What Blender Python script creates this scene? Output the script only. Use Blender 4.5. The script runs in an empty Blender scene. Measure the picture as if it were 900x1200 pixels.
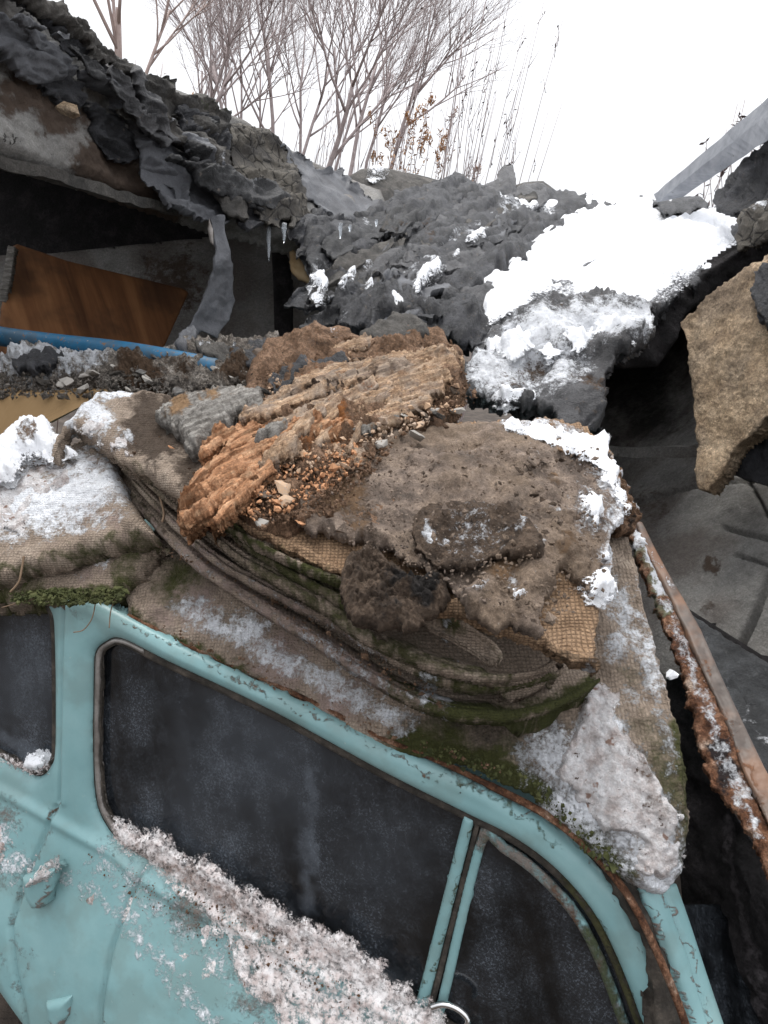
import bpy, math, random
import numpy as np
from mathutils import Vector, Matrix
random.seed(7)
# ------------------------------------------------------------------ camera, world, sun, exposure
F_PX, CX, CY = 782.0, 450.0, 600.0          # focal length in pixels of the 900x1200 photograph
PITCH, ROLL, EYE = math.radians(18), math.radians(9.5), 2.35
SC = bpy.context.scene
COL = SC.collection
fwd = Vector((0, math.cos(PITCH), -math.sin(PITCH)))
r0 = Vector((1, 0, 0)); u0 = Vector((0, math.sin(PITCH), math.cos(PITCH)))
CXA = r0*math.cos(ROLL) + u0*math.sin(ROLL)
CYA = -r0*math.sin(ROLL) + u0*math.cos(ROLL)
CM = Matrix((CXA, CYA, -fwd)).transposed().to_4x4(); CM.translation = Vector((0, 0, EYE))
cam = bpy.data.cameras.new('camera'); co = bpy.data.objects.new('camera', cam); COL.objects.link(co)
cam.sensor_fit = 'VERTICAL'; cam.sensor_height = 36; cam.lens = F_PX/1200*36
cam.clip_start = .05; cam.clip_end = 2000; co.matrix_world = CM; SC.camera = co
SUN_EL, SUN_AZ = math.radians(66), math.radians(-50)   # overcast: a weak, very soft sun high beyond the roofs
W = bpy.data.worlds.new('World'); SC.world = W; W.use_nodes = True
wn = W.node_tree; wn.nodes.clear()
sky = wn.nodes.new('ShaderNodeTexSky'); sky.sky_type = 'NISHITA'; sky.sun_disc = False
sky.sun_elevation = SUN_EL; sky.sun_rotation = SUN_AZ; sky.air_density = 1.0; sky.dust_density = 4.0; sky.ozone_density = 1.0
hs = wn.nodes.new('ShaderNodeHueSaturation'); hs.inputs['Saturation'].default_value = .12
mx = wn.nodes.new('ShaderNodeMix'); mx.data_type = 'RGBA'; mx.inputs[0].default_value = .75   # an even cloud layer over the clear sky
mx.inputs[7].default_value = (8.3, 8.45, 8.8, 1)
bg = wn.nodes.new('ShaderNodeBackground'); bg.inputs[1].default_value = .12
wo = wn.nodes.new('ShaderNodeOutputWorld')
wn.links.new(sky.outputs[0], hs.inputs['Color']); wn.links.new(hs.outputs[0], mx.inputs[6])
tcw = wn.nodes.new('ShaderNodeTexCoord'); sxw = wn.nodes.new('ShaderNodeSeparateXYZ'); mrw = wn.nodes.new('ShaderNodeMapRange')   # overcast sky: over twice as bright overhead as at the horizon
mrw.inputs[1].default_value = 0; mrw.inputs[2].default_value = 1; mrw.inputs[3].default_value = .62; mrw.inputs[4].default_value = 1.45
vmw = wn.nodes.new('ShaderNodeVectorMath'); vmw.operation = 'SCALE'
wn.links.new(tcw.outputs['Generated'], sxw.inputs[0]); wn.links.new(sxw.outputs[2], mrw.inputs[0]); wn.links.new(mx.outputs[2], vmw.inputs[0]); wn.links.new(mrw.outputs[0], vmw.inputs['Scale'])
wn.links.new(vmw.outputs[0], bg.inputs[0]); wn.links.new(bg.outputs[0], wo.inputs[0])
sl = bpy.data.lights.new('sun', 'SUN'); sl.energy = 1.4; sl.angle = math.radians(25); sl.color = (1, .97, .92)
so = bpy.data.objects.new('sun', sl); COL.objects.link(so)
sd_ = Vector((math.sin(SUN_AZ)*math.cos(SUN_EL), math.cos(SUN_AZ)*math.cos(SUN_EL), math.sin(SUN_EL)))
so.rotation_euler = sd_.to_track_quat('Z', 'Y').to_euler(); so.location = sd_*30
SC.view_settings.view_transform = 'Standard'; SC.view_settings.look = 'None'
SC.view_settings.exposure = .72; SC.view_settings.gamma = 1
SC.render.engine = 'CYCLES'; SC.cycles.max_bounces = 6; SC.cycles.transparent_max_bounces = 12

# ------------------------------------------------------------------ numpy helpers
RM = np.array([CXA, CYA, -fwd]).T
def unproj(px, py, d):
    px, py, d = np.broadcast_arrays(np.asarray(px, float), np.asarray(py, float), np.asarray(d, float))
    loc = np.stack([(px-CX)/F_PX*d, (CY-py)/F_PX*d, -d], -1)
    return loc @ RM.T + np.array([0, 0, EYE])
def P(px, py, d): return Vector(unproj(px, py, d))
def hsh(i, j, k, s):
    h = (i.astype(np.int64)*374761393 + j.astype(np.int64)*668265263 + k.astype(np.int64)*2147483647 + s*1274126177) & 0xffffffff
    h = ((h ^ (h >> 13))*1274126177) & 0xffffffff
    h = ((h ^ (h >> 16))*2246822519) & 0xffffffff
    return (h ^ (h >> 15)) & 0xffffffff
G12 = np.array([(1,1,0),(-1,1,0),(1,-1,0),(-1,-1,0),(1,0,1),(-1,0,1),(1,0,-1),(-1,0,-1),(0,1,1),(0,-1,1),(0,1,-1),(0,-1,-1)], float)
def perlin(p, s=0):
    i = np.floor(p).astype(np.int64); f = p-i; u = f*f*f*(f*(f*6-15)+10)
    out = 0
    for dx in (0, 1):
        wx = u[..., 0] if dx else 1-u[..., 0]
        for dy in (0, 1):
            wy = u[..., 1] if dy else 1-u[..., 1]
            for dz in (0, 1):
                wz = u[..., 2] if dz else 1-u[..., 2]
                g = G12[hsh(i[..., 0]+dx, i[..., 1]+dy, i[..., 2]+dz, s) % 12]
                out = out + wx*wy*wz*((g*(f-np.array([dx, dy, dz]))).sum(-1))
    return out*1.4
def fbm(p, o=4, s=0, g=.5):
    a, t = 1.0, 0
    for q in range(o):
        t = t + a*perlin(p*2**q + q*17.3, s+q); a *= g
    return t
def ridged(p, o=4, s=0):
    a, t = 1.0, 0
    for q in range(o):
        t = t + a*(1-2*np.abs(perlin(p*2**q + q*11.7, s+q))); a *= .5
    return t*.6
def vor(p, s=0):
    i = np.floor(p).astype(np.int64); f1 = np.full(p.shape[:-1], 9.); f2 = f1.copy(); cid = np.zeros(p.shape[:-1])
    for dx in (-1, 0, 1):
        for dy in (-1, 0, 1):
            for dz in (-1, 0, 1):
                c = i+np.array([dx, dy, dz]); h = hsh(c[..., 0], c[..., 1], c[..., 2], s)
                pt = c+np.stack([(h & 1023)/1023, ((h >> 10) & 1023)/1023, ((h >> 20) & 1023)/1023], -1)
                d = np.sqrt(((p-pt)**2).sum(-1))
                n = d < f1; f2 = np.where(n, f1, np.minimum(f2, d)); cid = np.where(n, (h % 997)/997, cid); f1 = np.where(n, d, f1)
    return f2-f1, cid
def tps(pts):
    a = np.array(pts, float); x = a[:, :2]/450; y = 1/a[:, 2]; n = len(a)
    r2 = ((x[:, None]-x[None])**2).sum(-1)
    K = np.where(r2 > 0, r2*np.log(r2+1e-12), 0)*.5 + np.eye(n)*1e-6
    Pm = np.c_[np.ones(n), x]
    A = np.block([[K, Pm], [Pm.T, np.zeros((3, 3))]])
    w = np.linalg.solve(A, np.r_[y, 0, 0, 0])
    def f(px, py):
        px = np.asarray(px, float)/450; py = np.asarray(py, float)/450
        o = w[n]+w[n+1]*px+w[n+2]*py
        for k in range(n):
            q = (px-x[k, 0])**2+(py-x[k, 1])**2
            o = o+w[k]*.5*q*np.log(q+1e-12)
        return 1/np.clip(o, .03, 3)
    return f
def spline(pts, n=6, closed=True):
    p = np.array(pts, float); m = len(p); out = []
    for i in range(m if closed else m-1):
        a, b, c, d = (p[(i-1) % m], p[i], p[(i+1) % m], p[(i+2) % m]) if closed else (p[max(i-1, 0)], p[i], p[i+1], p[min(i+2, m-1)])
        for k in range(n):
            t = k/n
            out.append(.5*((2*b)+(c-a)*t+(2*a-5*b+4*c-d)*t*t+(3*b-a-3*c+d)*t**3))
    if not closed: out.append(p[-1])
    return np.array(out)
def sdpoly(X, Y, poly):
    p = np.array(poly, float)[:, :2]; d = np.full(X.shape, 1e9); ins = np.zeros(X.shape, bool)
    for a, b in zip(p, np.roll(p, -1, 0)):
        e = b-a; L = (e*e).sum()+1e-9
        wx, wy = X-a[0], Y-a[1]
        t = np.clip((wx*e[0]+wy*e[1])/L, 0, 1)
        d = np.minimum(d, (wx-e[0]*t)**2+(wy-e[1]*t)**2)
        c = ((a[1] <= Y) & (b[1] > Y)) | ((b[1] <= Y) & (a[1] > Y))
        ins ^= c & (X < a[0]+(Y-a[1])/(b[1]-a[1]+1e-12)*e[0])
    return np.sqrt(d)*np.where(ins, 1, -1)
def dline(X, Y, pl):
    p = np.array(pl, float); d = np.full(X.shape, 1e9)
    for a, b in zip(p[:-1], p[1:]):
        e = b-a; L = (e*e).sum()+1e-9
        t = np.clip(((X-a[0])*e[0]+(Y-a[1])*e[1])/L, 0, 1)
        d = np.minimum(d, (X-a[0]-e[0]*t)**2+(Y-a[1]-e[1]*t)**2)
    return np.sqrt(d)
def sstep(a, b, x):
    t = np.clip((x-a)/(b-a), 0, 1); return t*t*(3-2*t)

# ------------------------------------------------------------------ objects
def tag(o, label=None, cat=None, group=None, kind=None):
    for k, v in (('label', label), ('category', cat), ('group', group), ('kind', kind)):
        if v: o[k] = v
    return o
def empty(name, loc, label, cat, group=None):
    o = bpy.data.objects.new(name, None); COL.objects.link(o); o.location = loc; o.empty_display_size = .1
    return tag(o, label, cat, group)
def link(name, me, loc, mat, parent=None):
    o = bpy.data.objects.new(name, me); COL.objects.link(o)
    if parent is not None:
        o.parent = parent; o.location = Vector(loc)-Vector(parent.location)
    else: o.location = loc
    if mat is not None and not me.materials: me.materials.append(mat)
    return o
def mesh_np(name, V, Fq, mat=None, parent=None, attrs=None, smooth=True, F3=None, sharp=None):
    """V (n,3) world points, Fq (m,4) quads, F3 (k,3) triangles"""
    V = np.asarray(V, float); c = V.mean(0); c[2] = V[:, 2].min()
    me = bpy.data.meshes.new(name); me.vertices.add(len(V)); me.vertices.foreach_set('co', (V-c).astype(np.float32).ravel())
    Fq = np.zeros((0, 4), int) if Fq is None else np.asarray(Fq, int).reshape(-1, 4)
    F3 = np.zeros((0, 3), int) if F3 is None else np.asarray(F3, int).reshape(-1, 3)
    me.loops.add(Fq.size+F3.size); me.loops.foreach_set('vertex_index', np.r_[Fq.ravel(), F3.ravel()].astype(np.int32))
    me.polygons.add(len(Fq)+len(F3))
    me.polygons.foreach_set('loop_start', np.r_[np.arange(len(Fq))*4, Fq.size+np.arange(len(F3))*3].astype(np.int32))
    me.polygons.foreach_set('use_smooth', np.full(len(Fq)+len(F3), smooth))
    me.update(calc_edges=True)
    for k, v in (attrs or {}).items():
        v = np.asarray(v, np.float32)
        if v.ndim == 1: me.attributes.new(k, 'FLOAT', 'POINT').data.foreach_set('value', v)
        else: me.attributes.new(k, 'FLOAT_VECTOR', 'POINT').data.foreach_set('vector', v.ravel())
    if sharp is not None and len(sharp):
        n = len(V); e = np.zeros(len(me.edges)*2, np.int32); me.edges.foreach_get('vertices', e); e = np.sort(e.reshape(-1, 2).astype(np.int64), 1)
        s = np.sort(np.asarray(sharp, np.int64), 1)
        me.attributes.new('sharp_edge', 'BOOLEAN', 'EDGE').data.foreach_set('value', np.isin(e[:, 0]*n+e[:, 1], s[:, 0]*n+s[:, 1]))
    return link(name, me, c, mat, parent)

def pmask(X, Y, spec):
    """painted masks: (px,py,radius[,strength]) blobs or (polyline, width, strength)"""
    m = np.zeros(X.shape)
    q = np.stack([X/20, Y/20, 0*X], -1); X = X+7*fbm(q, 4, 71, .6); Y = Y+7*fbm(q+9.7, 4, 72, .6)
    for s in spec:
        if isinstance(s[0], (list, tuple)):
            if s[1] < 0: v = s[2]*sstep(-8, 10, sdpoly(X, Y, s[0]))
            else: v = s[2]*np.exp(-(dline(X, Y, s[0])/s[1])**2)
        else: v = (s[3] if len(s) > 3 else 1)*np.exp(-((X-s[0])**2+(Y-s[1])**2)/s[2]**2)
        m = np.maximum(m, v)
    return m
def patch(name, poly, depth, mat, parent=None, res=3, thick=.02, lift=0, bulge=0, bw=10, noise=(), rag=(), holes=(), band=None,
          masks=None, grain=None, curl=None, groove=(), seed=0, sharp=False, fade=True, smooth=True, lines=(), extra=None, inset=.5, sharp_wall=False, soft=False, squash=.09):
    """A solid sheet or lump of the place: POLY is its outline as seen in the photograph, DEPTH its distance, THICK its thickness in metres"""
    p = np.array(poly, float)[:, :2]
    x0, y0 = p.min(0)-res*4-8; x1, y1 = p.max(0)+res*4+8
    X, Y = np.meshgrid(np.arange(x0, x1, res), np.arange(y0, y1, res))
    S = sdpoly(X, Y, p)
    if band: S = np.minimum(S-band[0], band[1]-S)
    for h in holes: S = np.minimum(S, -sdpoly(X, Y, h))
    pos0 = unproj(X, Y, depth(X, Y))
    for amp, sc in rag:
        S = S+amp*fbm(np.stack([X/sc, Y/sc, 0*X+seed*3.1], -1), 3, seed+5)
    gy, gx = np.gradient(S, res); g2 = np.maximum(gx*gx+gy*gy, .15)
    out = S < 0
    st = np.where(out, np.clip(-S, 0, res*1.9), 0)
    Xs, Ys = X+st*gx/g2, Y+st*gy/g2
    Si = np.maximum(S, 0)
    du = np.gradient(pos0, axis=1); dv = np.gradient(pos0, axis=0)
    N = np.cross(du, dv); N /= np.linalg.norm(N, axis=-1, keepdims=True)+1e-12
    toc = np.array([0, 0, EYE])-pos0; dist_ = np.linalg.norm(toc, axis=-1, keepdims=True); toc = toc/dist_
    cs = (N*toc).sum(-1); N = np.where((cs < 0)[..., None], -N, N); cs = np.clip(np.abs(cs), .8, 1)
    dl = lift/cs                                            # LIFT: how far this layer lies above its base surface
    base = unproj(Xs, Ys, depth(Xs, Ys)-dl)
    ip = np.where(out, np.minimum(thick*inset*F_PX/np.maximum(dist_[..., 0], .3), 7), 0)
    bbase = unproj(Xs+ip*gx/np.sqrt(g2), Ys+ip*gy/np.sqrt(g2), depth(Xs, Ys)-dl)
    t = np.clip(Si/bw, 0, 1)
    prof = np.sqrt(np.clip(1-(1-t)**2, 0, 1)) if not soft else t*t*(3-2*t)
    fd = np.clip(Si/max(bw, 6), 0, 1) if fade else 1
    off = bulge*prof
    q = pos0+N*off[..., None]
    if grain is not None:                                   # grain: two photo points, the direction of the fibres
        ga = unproj(*grain[0]); gb = unproj(*grain[1]); gd = (gb-ga)/np.linalg.norm(gb-ga)
        al = (q @ gd)[..., None]; qg = q-al*gd*(1-squash)
    for ns in noise:
        kind, sc, amp = ns[:3]; sd = seed*7+len(ns)+int(sc*100)
        if kind == 'f': v = fbm(q/sc, 4, sd)
        elif kind == 'F': v = fbm(q/sc, 6, sd, .6)
        elif kind == 'r': v = ridged(q/sc, 4, sd)
        elif kind == 'g': v = ridged(qg/sc, 3, sd)
        elif kind == 'b': v = np.abs(fbm(q/sc, 3, sd))*2-.6
        elif kind == 'c':
            e, cid = vor(q/sc + .25*fbm(q/sc*.9, 2, sd)[..., None], sd); v = -np.exp(-(e/.10)**2)+.35*(cid-.5)
        elif kind == 'k':                                    # clods: rounded lumps
            e, cid = vor(q/sc + .3*fbm(q/sc*.8, 2, sd)[..., None], sd); v = np.sqrt(np.clip(e, 0, 1))*(.4+cid)
        elif kind == 'S':                                    # torn layers with crisp edges
            u = fbm(q/sc, 5, sd, .52)*3.2; fl = np.floor(u); v = (fl+sstep(.0, .07, u-fl))*.33
        elif kind == 'G':                                    # the same, the layers drawn out along the grain
            u = fbm(qg/sc, 5, sd, .5)*3; fl = np.floor(u); v = (fl+sstep(.0, .06, u-fl))*.33
        elif kind == 'h': v = fbm(qg/sc, 4, sd, .55)
        elif kind == 's':                                    # stepped layers
            u = fbm(q/sc, 3, sd)*3; fl = np.floor(u); v = (fl+sstep(.0, .18, u-fl))*.33
        off = off+amp*v*(fd if ns[-1] != 'nf' else 1)
    for pl, w, a in groove: off = off+a*np.exp(-(dline(X, Y, pl)/w)**2)
    if curl: off = off+curl[0]*np.exp(-Si/curl[1])*(.35+.9*fbm(q/curl[2] if len(curl) > 2 else q/.15, 2, seed+3))
    if extra is not None: off = off+extra(X, Y, Si)
    top = base+N*off[..., None]; bot = bbase-N*thick
    ins = S > 0
    fm = (ins[:-1, :-1] | ins[1:, :-1] | ins[:-1, 1:] | ins[1:, 1:])
    idx = np.arange(X.size).reshape(X.shape)
    a, b, c, d = idx[:-1, :-1][fm], idx[:-1, 1:][fm], idx[1:, 1:][fm], idx[1:, :-1][fm]
    Fq = np.stack([a, d, c, b], 1)
    used = np.unique(Fq); n = len(used); remap = np.full(X.size, -1); remap[used] = np.arange(n); Fq = remap[Fq]
    E = np.concatenate([Fq[:, [0, 1]], Fq[:, [1, 2]], Fq[:, [2, 3]], Fq[:, [3, 0]]])
    key = np.sort(E, 1); key = key[:, 0]*n+key[:, 1]
    _, inv, cnt = np.unique(key, return_inverse=True, return_counts=True)
    B = E[cnt[inv] == 1]
    T0, B0_ = top.reshape(-1, 3)[used], bot.reshape(-1, 3)[used]
    V = [T0, B0_]
    if thick > .012 and not sharp_wall:                      # rough broken edge: two rings of points down the side
        bi = np.unique(B); rm = np.full(n, -1); rm[bi] = np.arange(len(bi)); nb = len(bi); chain = [lambda e: e]
        for r, tt in enumerate((.33, .67)):
            w = T0[bi]*(1-tt)+B0_[bi]*tt
            V.append(w+np.stack([fbm(w*22+c*7.7+r, 3, seed+c) for c in range(3)], 1)*min(thick*.3, .012)*(1 if fade else 1))
        ring = [lambda e: e, lambda e: 2*n+rm[e], lambda e: 2*n+nb+rm[e], lambda e: e+n]
    else: ring = [lambda e: e, lambda e: e+n]
    walls = np.concatenate([np.stack([u(B[:, 1]), u(B[:, 0]), l(B[:, 0]), l(B[:, 1])], 1) for u, l in zip(ring[:-1], ring[1:])])
    V = np.concatenate(V); ex = bi if len(ring) == 4 else None
    def full(v): return np.concatenate([v, v]+([v[ex], v[ex]] if ex is not None else []))
    At = {}
    Xf, Yf = X.ravel()[used], Y.ravel()[used]
    for k, spec in (masks or {}).items():
        v = pmask(Xf, Yf, spec); At[k] = full(v)
    e1 = du[X.shape[0]//2, X.shape[1]//2]; e1 = e1/np.linalg.norm(e1)
    if grain is not None: e1 = gd
    nm = N[X.shape[0]//2, X.shape[1]//2]; e2 = np.cross(nm, e1); e2 /= np.linalg.norm(e2)+1e-9; e1 = np.cross(e2, nm)
    rel = V-pos0[0, 0]; At['tc'] = np.stack([rel @ e1, rel @ e2, rel @ nm], 1)
    sdm = Si.ravel()[used]/100; At['edge'] = full(sdm)
    return mesh_np(name, V, np.concatenate([Fq, Fq[:, ::-1]+n, walls]), mat, parent, At, smooth, sharp=np.concatenate([B, B+n]) if sharp else None)

def tube_arrays(path, rad, sides=6, flat=1.0, up=None):
    p = np.array(path, float); n = len(p); rad = np.broadcast_to(np.asarray(rad, float), (n,))
    T = np.gradient(p, axis=0); T /= np.linalg.norm(T, axis=1, keepdims=True)+1e-12
    ref = np.array(up if up is not None else ((0, 0, 1) if abs(T[0][2]) < .9 else (1, 0, 0)), float)
    A = np.cross(T, ref); A /= np.linalg.norm(A, axis=1, keepdims=True)+1e-9; Bv = np.cross(T, A)
    th = np.arange(sides)/sides*2*math.pi
    V = (p[:, None]+rad[:, None, None]*(np.cos(th)[None, :, None]*A[:, None]+flat*np.sin(th)[None, :, None]*Bv[:, None])).reshape(-1, 3)
    i = np.arange(n-1)[:, None]*sides; j = np.arange(sides)[None]; j2 = (j+1) % sides
    Q = np.stack([i+j, i+j2, i+sides+j2, i+sides+j], -1).reshape(-1, 4)
    V = np.concatenate([V, p[:1], p[-1:]]); m = n*sides
    jj = np.arange(sides); T3 = np.concatenate([np.stack([(jj+1) % sides, jj, np.full(sides, m)], 1), np.stack([m-sides+jj, m-sides+(jj+1) % sides, np.full(sides, m+1)], 1)])
    return V, Q, T3
class MB:
    def __init__(s): s.V, s.Q, s.T, s.n = [], [], [], 0
    def add(s, V, Q=None, T=None):
        s.V.append(np.asarray(V, float))
        if Q is not None and len(Q): s.Q.append(np.asarray(Q)+s.n)
        if T is not None and len(T): s.T.append(np.asarray(T)+s.n)
        s.n += len(V)
    def tube(s, *a, **k): s.add(*tube_arrays(*a, **k))
    def build(s, name, mat, parent=None, smooth=True):
        return mesh_np(name, np.concatenate(s.V), np.concatenate(s.Q) if s.Q else None, mat, parent, None, smooth, np.concatenate(s.T) if s.T else None)
def tube(name, path, rad, mat, parent=None, sides=10, **k):
    m = MB(); m.tube(path, rad, sides=sides, **k); return m.build(name, mat, parent)
def pxpath(pts, n=8):
    """photo points with distances -> smooth 3D path"""
    s = spline(pts, n, False); return unproj(s[:, 0], s[:, 1], s[:, 2])
def hexa(name, c8, mat, parent=None, seg=1, jit=0, seed=0):
    """box from 8 corners (4 near, 4 far in the same order), its long edges cut into SEG pieces and worn by JIT"""
    c = np.array(c8, float); n = seg+1; V = []
    for k in range(n):
        t = k/seg; V.append(c[:4]*(1-t)+c[4:]*t)
    V = np.concatenate(V)
    if jit: V = V+np.stack([fbm(V*9+w*31, 3, seed+w) for w in range(3)], 1)*jit
    Q = [(k*4+i, k*4+(i+1) % 4, k*4+4+(i+1) % 4, k*4+4+i) for k in range(seg) for i in range(4)]+[(3, 2, 1, 0), (seg*4, seg*4+1, seg*4+2, seg*4+3)]
    return mesh_np(name, V, Q, mat, parent, None, False)
def slab(name, quad, vec, mat, parent=None):
    q = np.array([tuple(v) for v in quad], float); return hexa(name, np.concatenate([q, q+np.array(tuple(vec))]), mat, parent)
def beam(name, a, b, w, h, mat, parent=None, up=(0, 0, 1), seg=24, jit=0, seed=0):
    a, b, up = Vector(a), Vector(b), Vector(up); t = (b-a).normalized(); s = t.cross(up).normalized(); u = s.cross(t)
    c = [a-s*w/2-u*h/2, a+s*w/2-u*h/2, a+s*w/2+u*h/2, a-s*w/2+u*h/2]
    return hexa(name, [tuple(v) for v in c]+[tuple(v+(b-a)) for v in c], mat, parent, seg, jit, seed)
def chunk_mesh(seed, sx, sy, sz, rough=.35):
    import bmesh
    rng = np.random.default_rng(seed); bm = bmesh.new()
    for _ in range(16):
        v = rng.normal(size=3); v /= np.linalg.norm(v); v *= 1+rough*(rng.random()-.5); bm.verts.new((v[0]*sx, v[1]*sy, v[2]*sz))
    bmesh.ops.convex_hull(bm, input=bm.verts)
    bmesh.ops.delete(bm, geom=[v for v in bm.verts if not v.link_faces], context='VERTS')
    me = bpy.data.meshes.new('chunk'); bm.to_mesh(me); bm.free(); return me

# ------------------------------------------------------------------ materials
class NT:
    def __init__(s, name):
        s.m = bpy.data.materials.new(name); s.m.use_nodes = True; s.t = s.m.node_tree; s.t.nodes.clear()
        s.o = s.n('ShaderNodeOutputMaterial'); s.b = s.n('ShaderNodeBsdfPrincipled'); s.l(s.b.outputs[0], s.o.inputs[0])
        s.tc = s.n('ShaderNodeTexCoord').outputs['Object']; s._h = None
    def n(s, t, **k):
        x = s.t.nodes.new(t)
        for a, v in k.items(): setattr(x, a, v)
        return x
    def l(s, a, b): s.t.links.new(a, b)
    def set(s, inp, v):
        if hasattr(v, 'is_output'): s.l(v, inp)
        else: inp.default_value = v
    def attr(s, name, vec=False): return s.n('ShaderNodeAttribute', attribute_name=name).outputs['Vector' if vec else 'Fac']
    def mapv(s, v, scale):
        x = s.n('ShaderNodeMapping'); s.l(v, x.inputs[0]); x.inputs['Scale'].default_value = scale; return x.outputs[0]
    def noise(s, sc, det=6, rough=.55, v=None, dist=0):
        x = s.n('ShaderNodeTexNoise'); s.l(v or s.tc, x.inputs['Vector']); x.inputs['Scale'].default_value = sc; x.inputs['Detail'].default_value = det
        x.inputs['Roughness'].default_value = rough; x.inputs['Distortion'].default_value = dist; return x.outputs['Fac']
    def voro(s, sc, feat='F1', v=None, out='Distance'):
        x = s.n('ShaderNodeTexVoronoi', feature=feat); s.l(v or s.tc, x.inputs['Vector']); x.inputs['Scale'].default_value = sc; return x.outputs[out]
    def math(s, op, a, b=None, c=None, clamp=False):
        x = s.n('ShaderNodeMath', operation=op, use_clamp=clamp)
        for i, v in enumerate((a, b, c)):
            if v is not None: s.set(x.inputs[i], v)
        return x.outputs[0]
    def step(s, a, lo, hi):
        x = s.n('ShaderNodeMapRange', interpolation_type='SMOOTHSTEP'); s.set(x.inputs[0], a); x.inputs[1].default_value = lo; x.inputs[2].default_value = hi; return x.outputs[0]
    def ramp(s, f, stops):
        x = s.n('ShaderNodeValToRGB'); s.set(x.inputs[0], f); e = x.color_ramp.elements
        while len(e) < len(stops): e.new(.5)
        for k, (p, c) in zip(e, stops): k.position = p; k.color = (*c, 1)
        return x.outputs[0]
    def mix(s, f, a, b):
        x = s.n('ShaderNodeMix', data_type='RGBA'); s.set(x.inputs[0], f)
        s.set(x.inputs[6], (*a, 1) if isinstance(a, tuple) else a); s.set(x.inputs[7], (*b, 1) if isinstance(b, tuple) else b); return x.outputs[2]
    def mixf(s, f, a, b):
        x = s.n('ShaderNodeMix'); s.set(x.inputs[0], f); s.set(x.inputs[2], a); s.set(x.inputs[3], b); return x.outputs[0]
    def bump(s, h, st, dist):
        x = s.n('ShaderNodeBump'); s.l(h, x.inputs['Height']); x.inputs['Strength'].default_value = st; x.inputs['Distance'].default_value = dist
        if s._h is not None: s.l(s._h, x.inputs['Normal'])
        s._h = x.outputs[0]
    def warp(s, amt, sc):
        nv = s.n('ShaderNodeTexNoise'); s.l(s.tc, nv.inputs['Vector']); nv.inputs['Scale'].default_value = sc; nv.inputs['Detail'].default_value = 4
        k = s.n('ShaderNodeVectorMath', operation='SCALE'); s.l(nv.outputs['Color'], k.inputs[0]); k.inputs['Scale'].default_value = amt
        a = s.n('ShaderNodeVectorMath', operation='ADD'); s.l(s.tc, a.inputs[0]); s.l(k.outputs[0], a.inputs[1]); return a.outputs[0]
    def fin(s, col, rough, spec=.3, metal=0):
        s.set(s.b.inputs['Base Color'], (*col[:3], 1) if isinstance(col, tuple) else col); s.set(s.b.inputs['Roughness'], rough); s.b.inputs['Specular IOR Level'].default_value = spec; s.set(s.b.inputs['Metallic'], metal)
        if s._h is not None: s.l(s._h, s.b.inputs['Normal'])
        return s.m
SNOWC = (.84, .86, .9)
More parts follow.
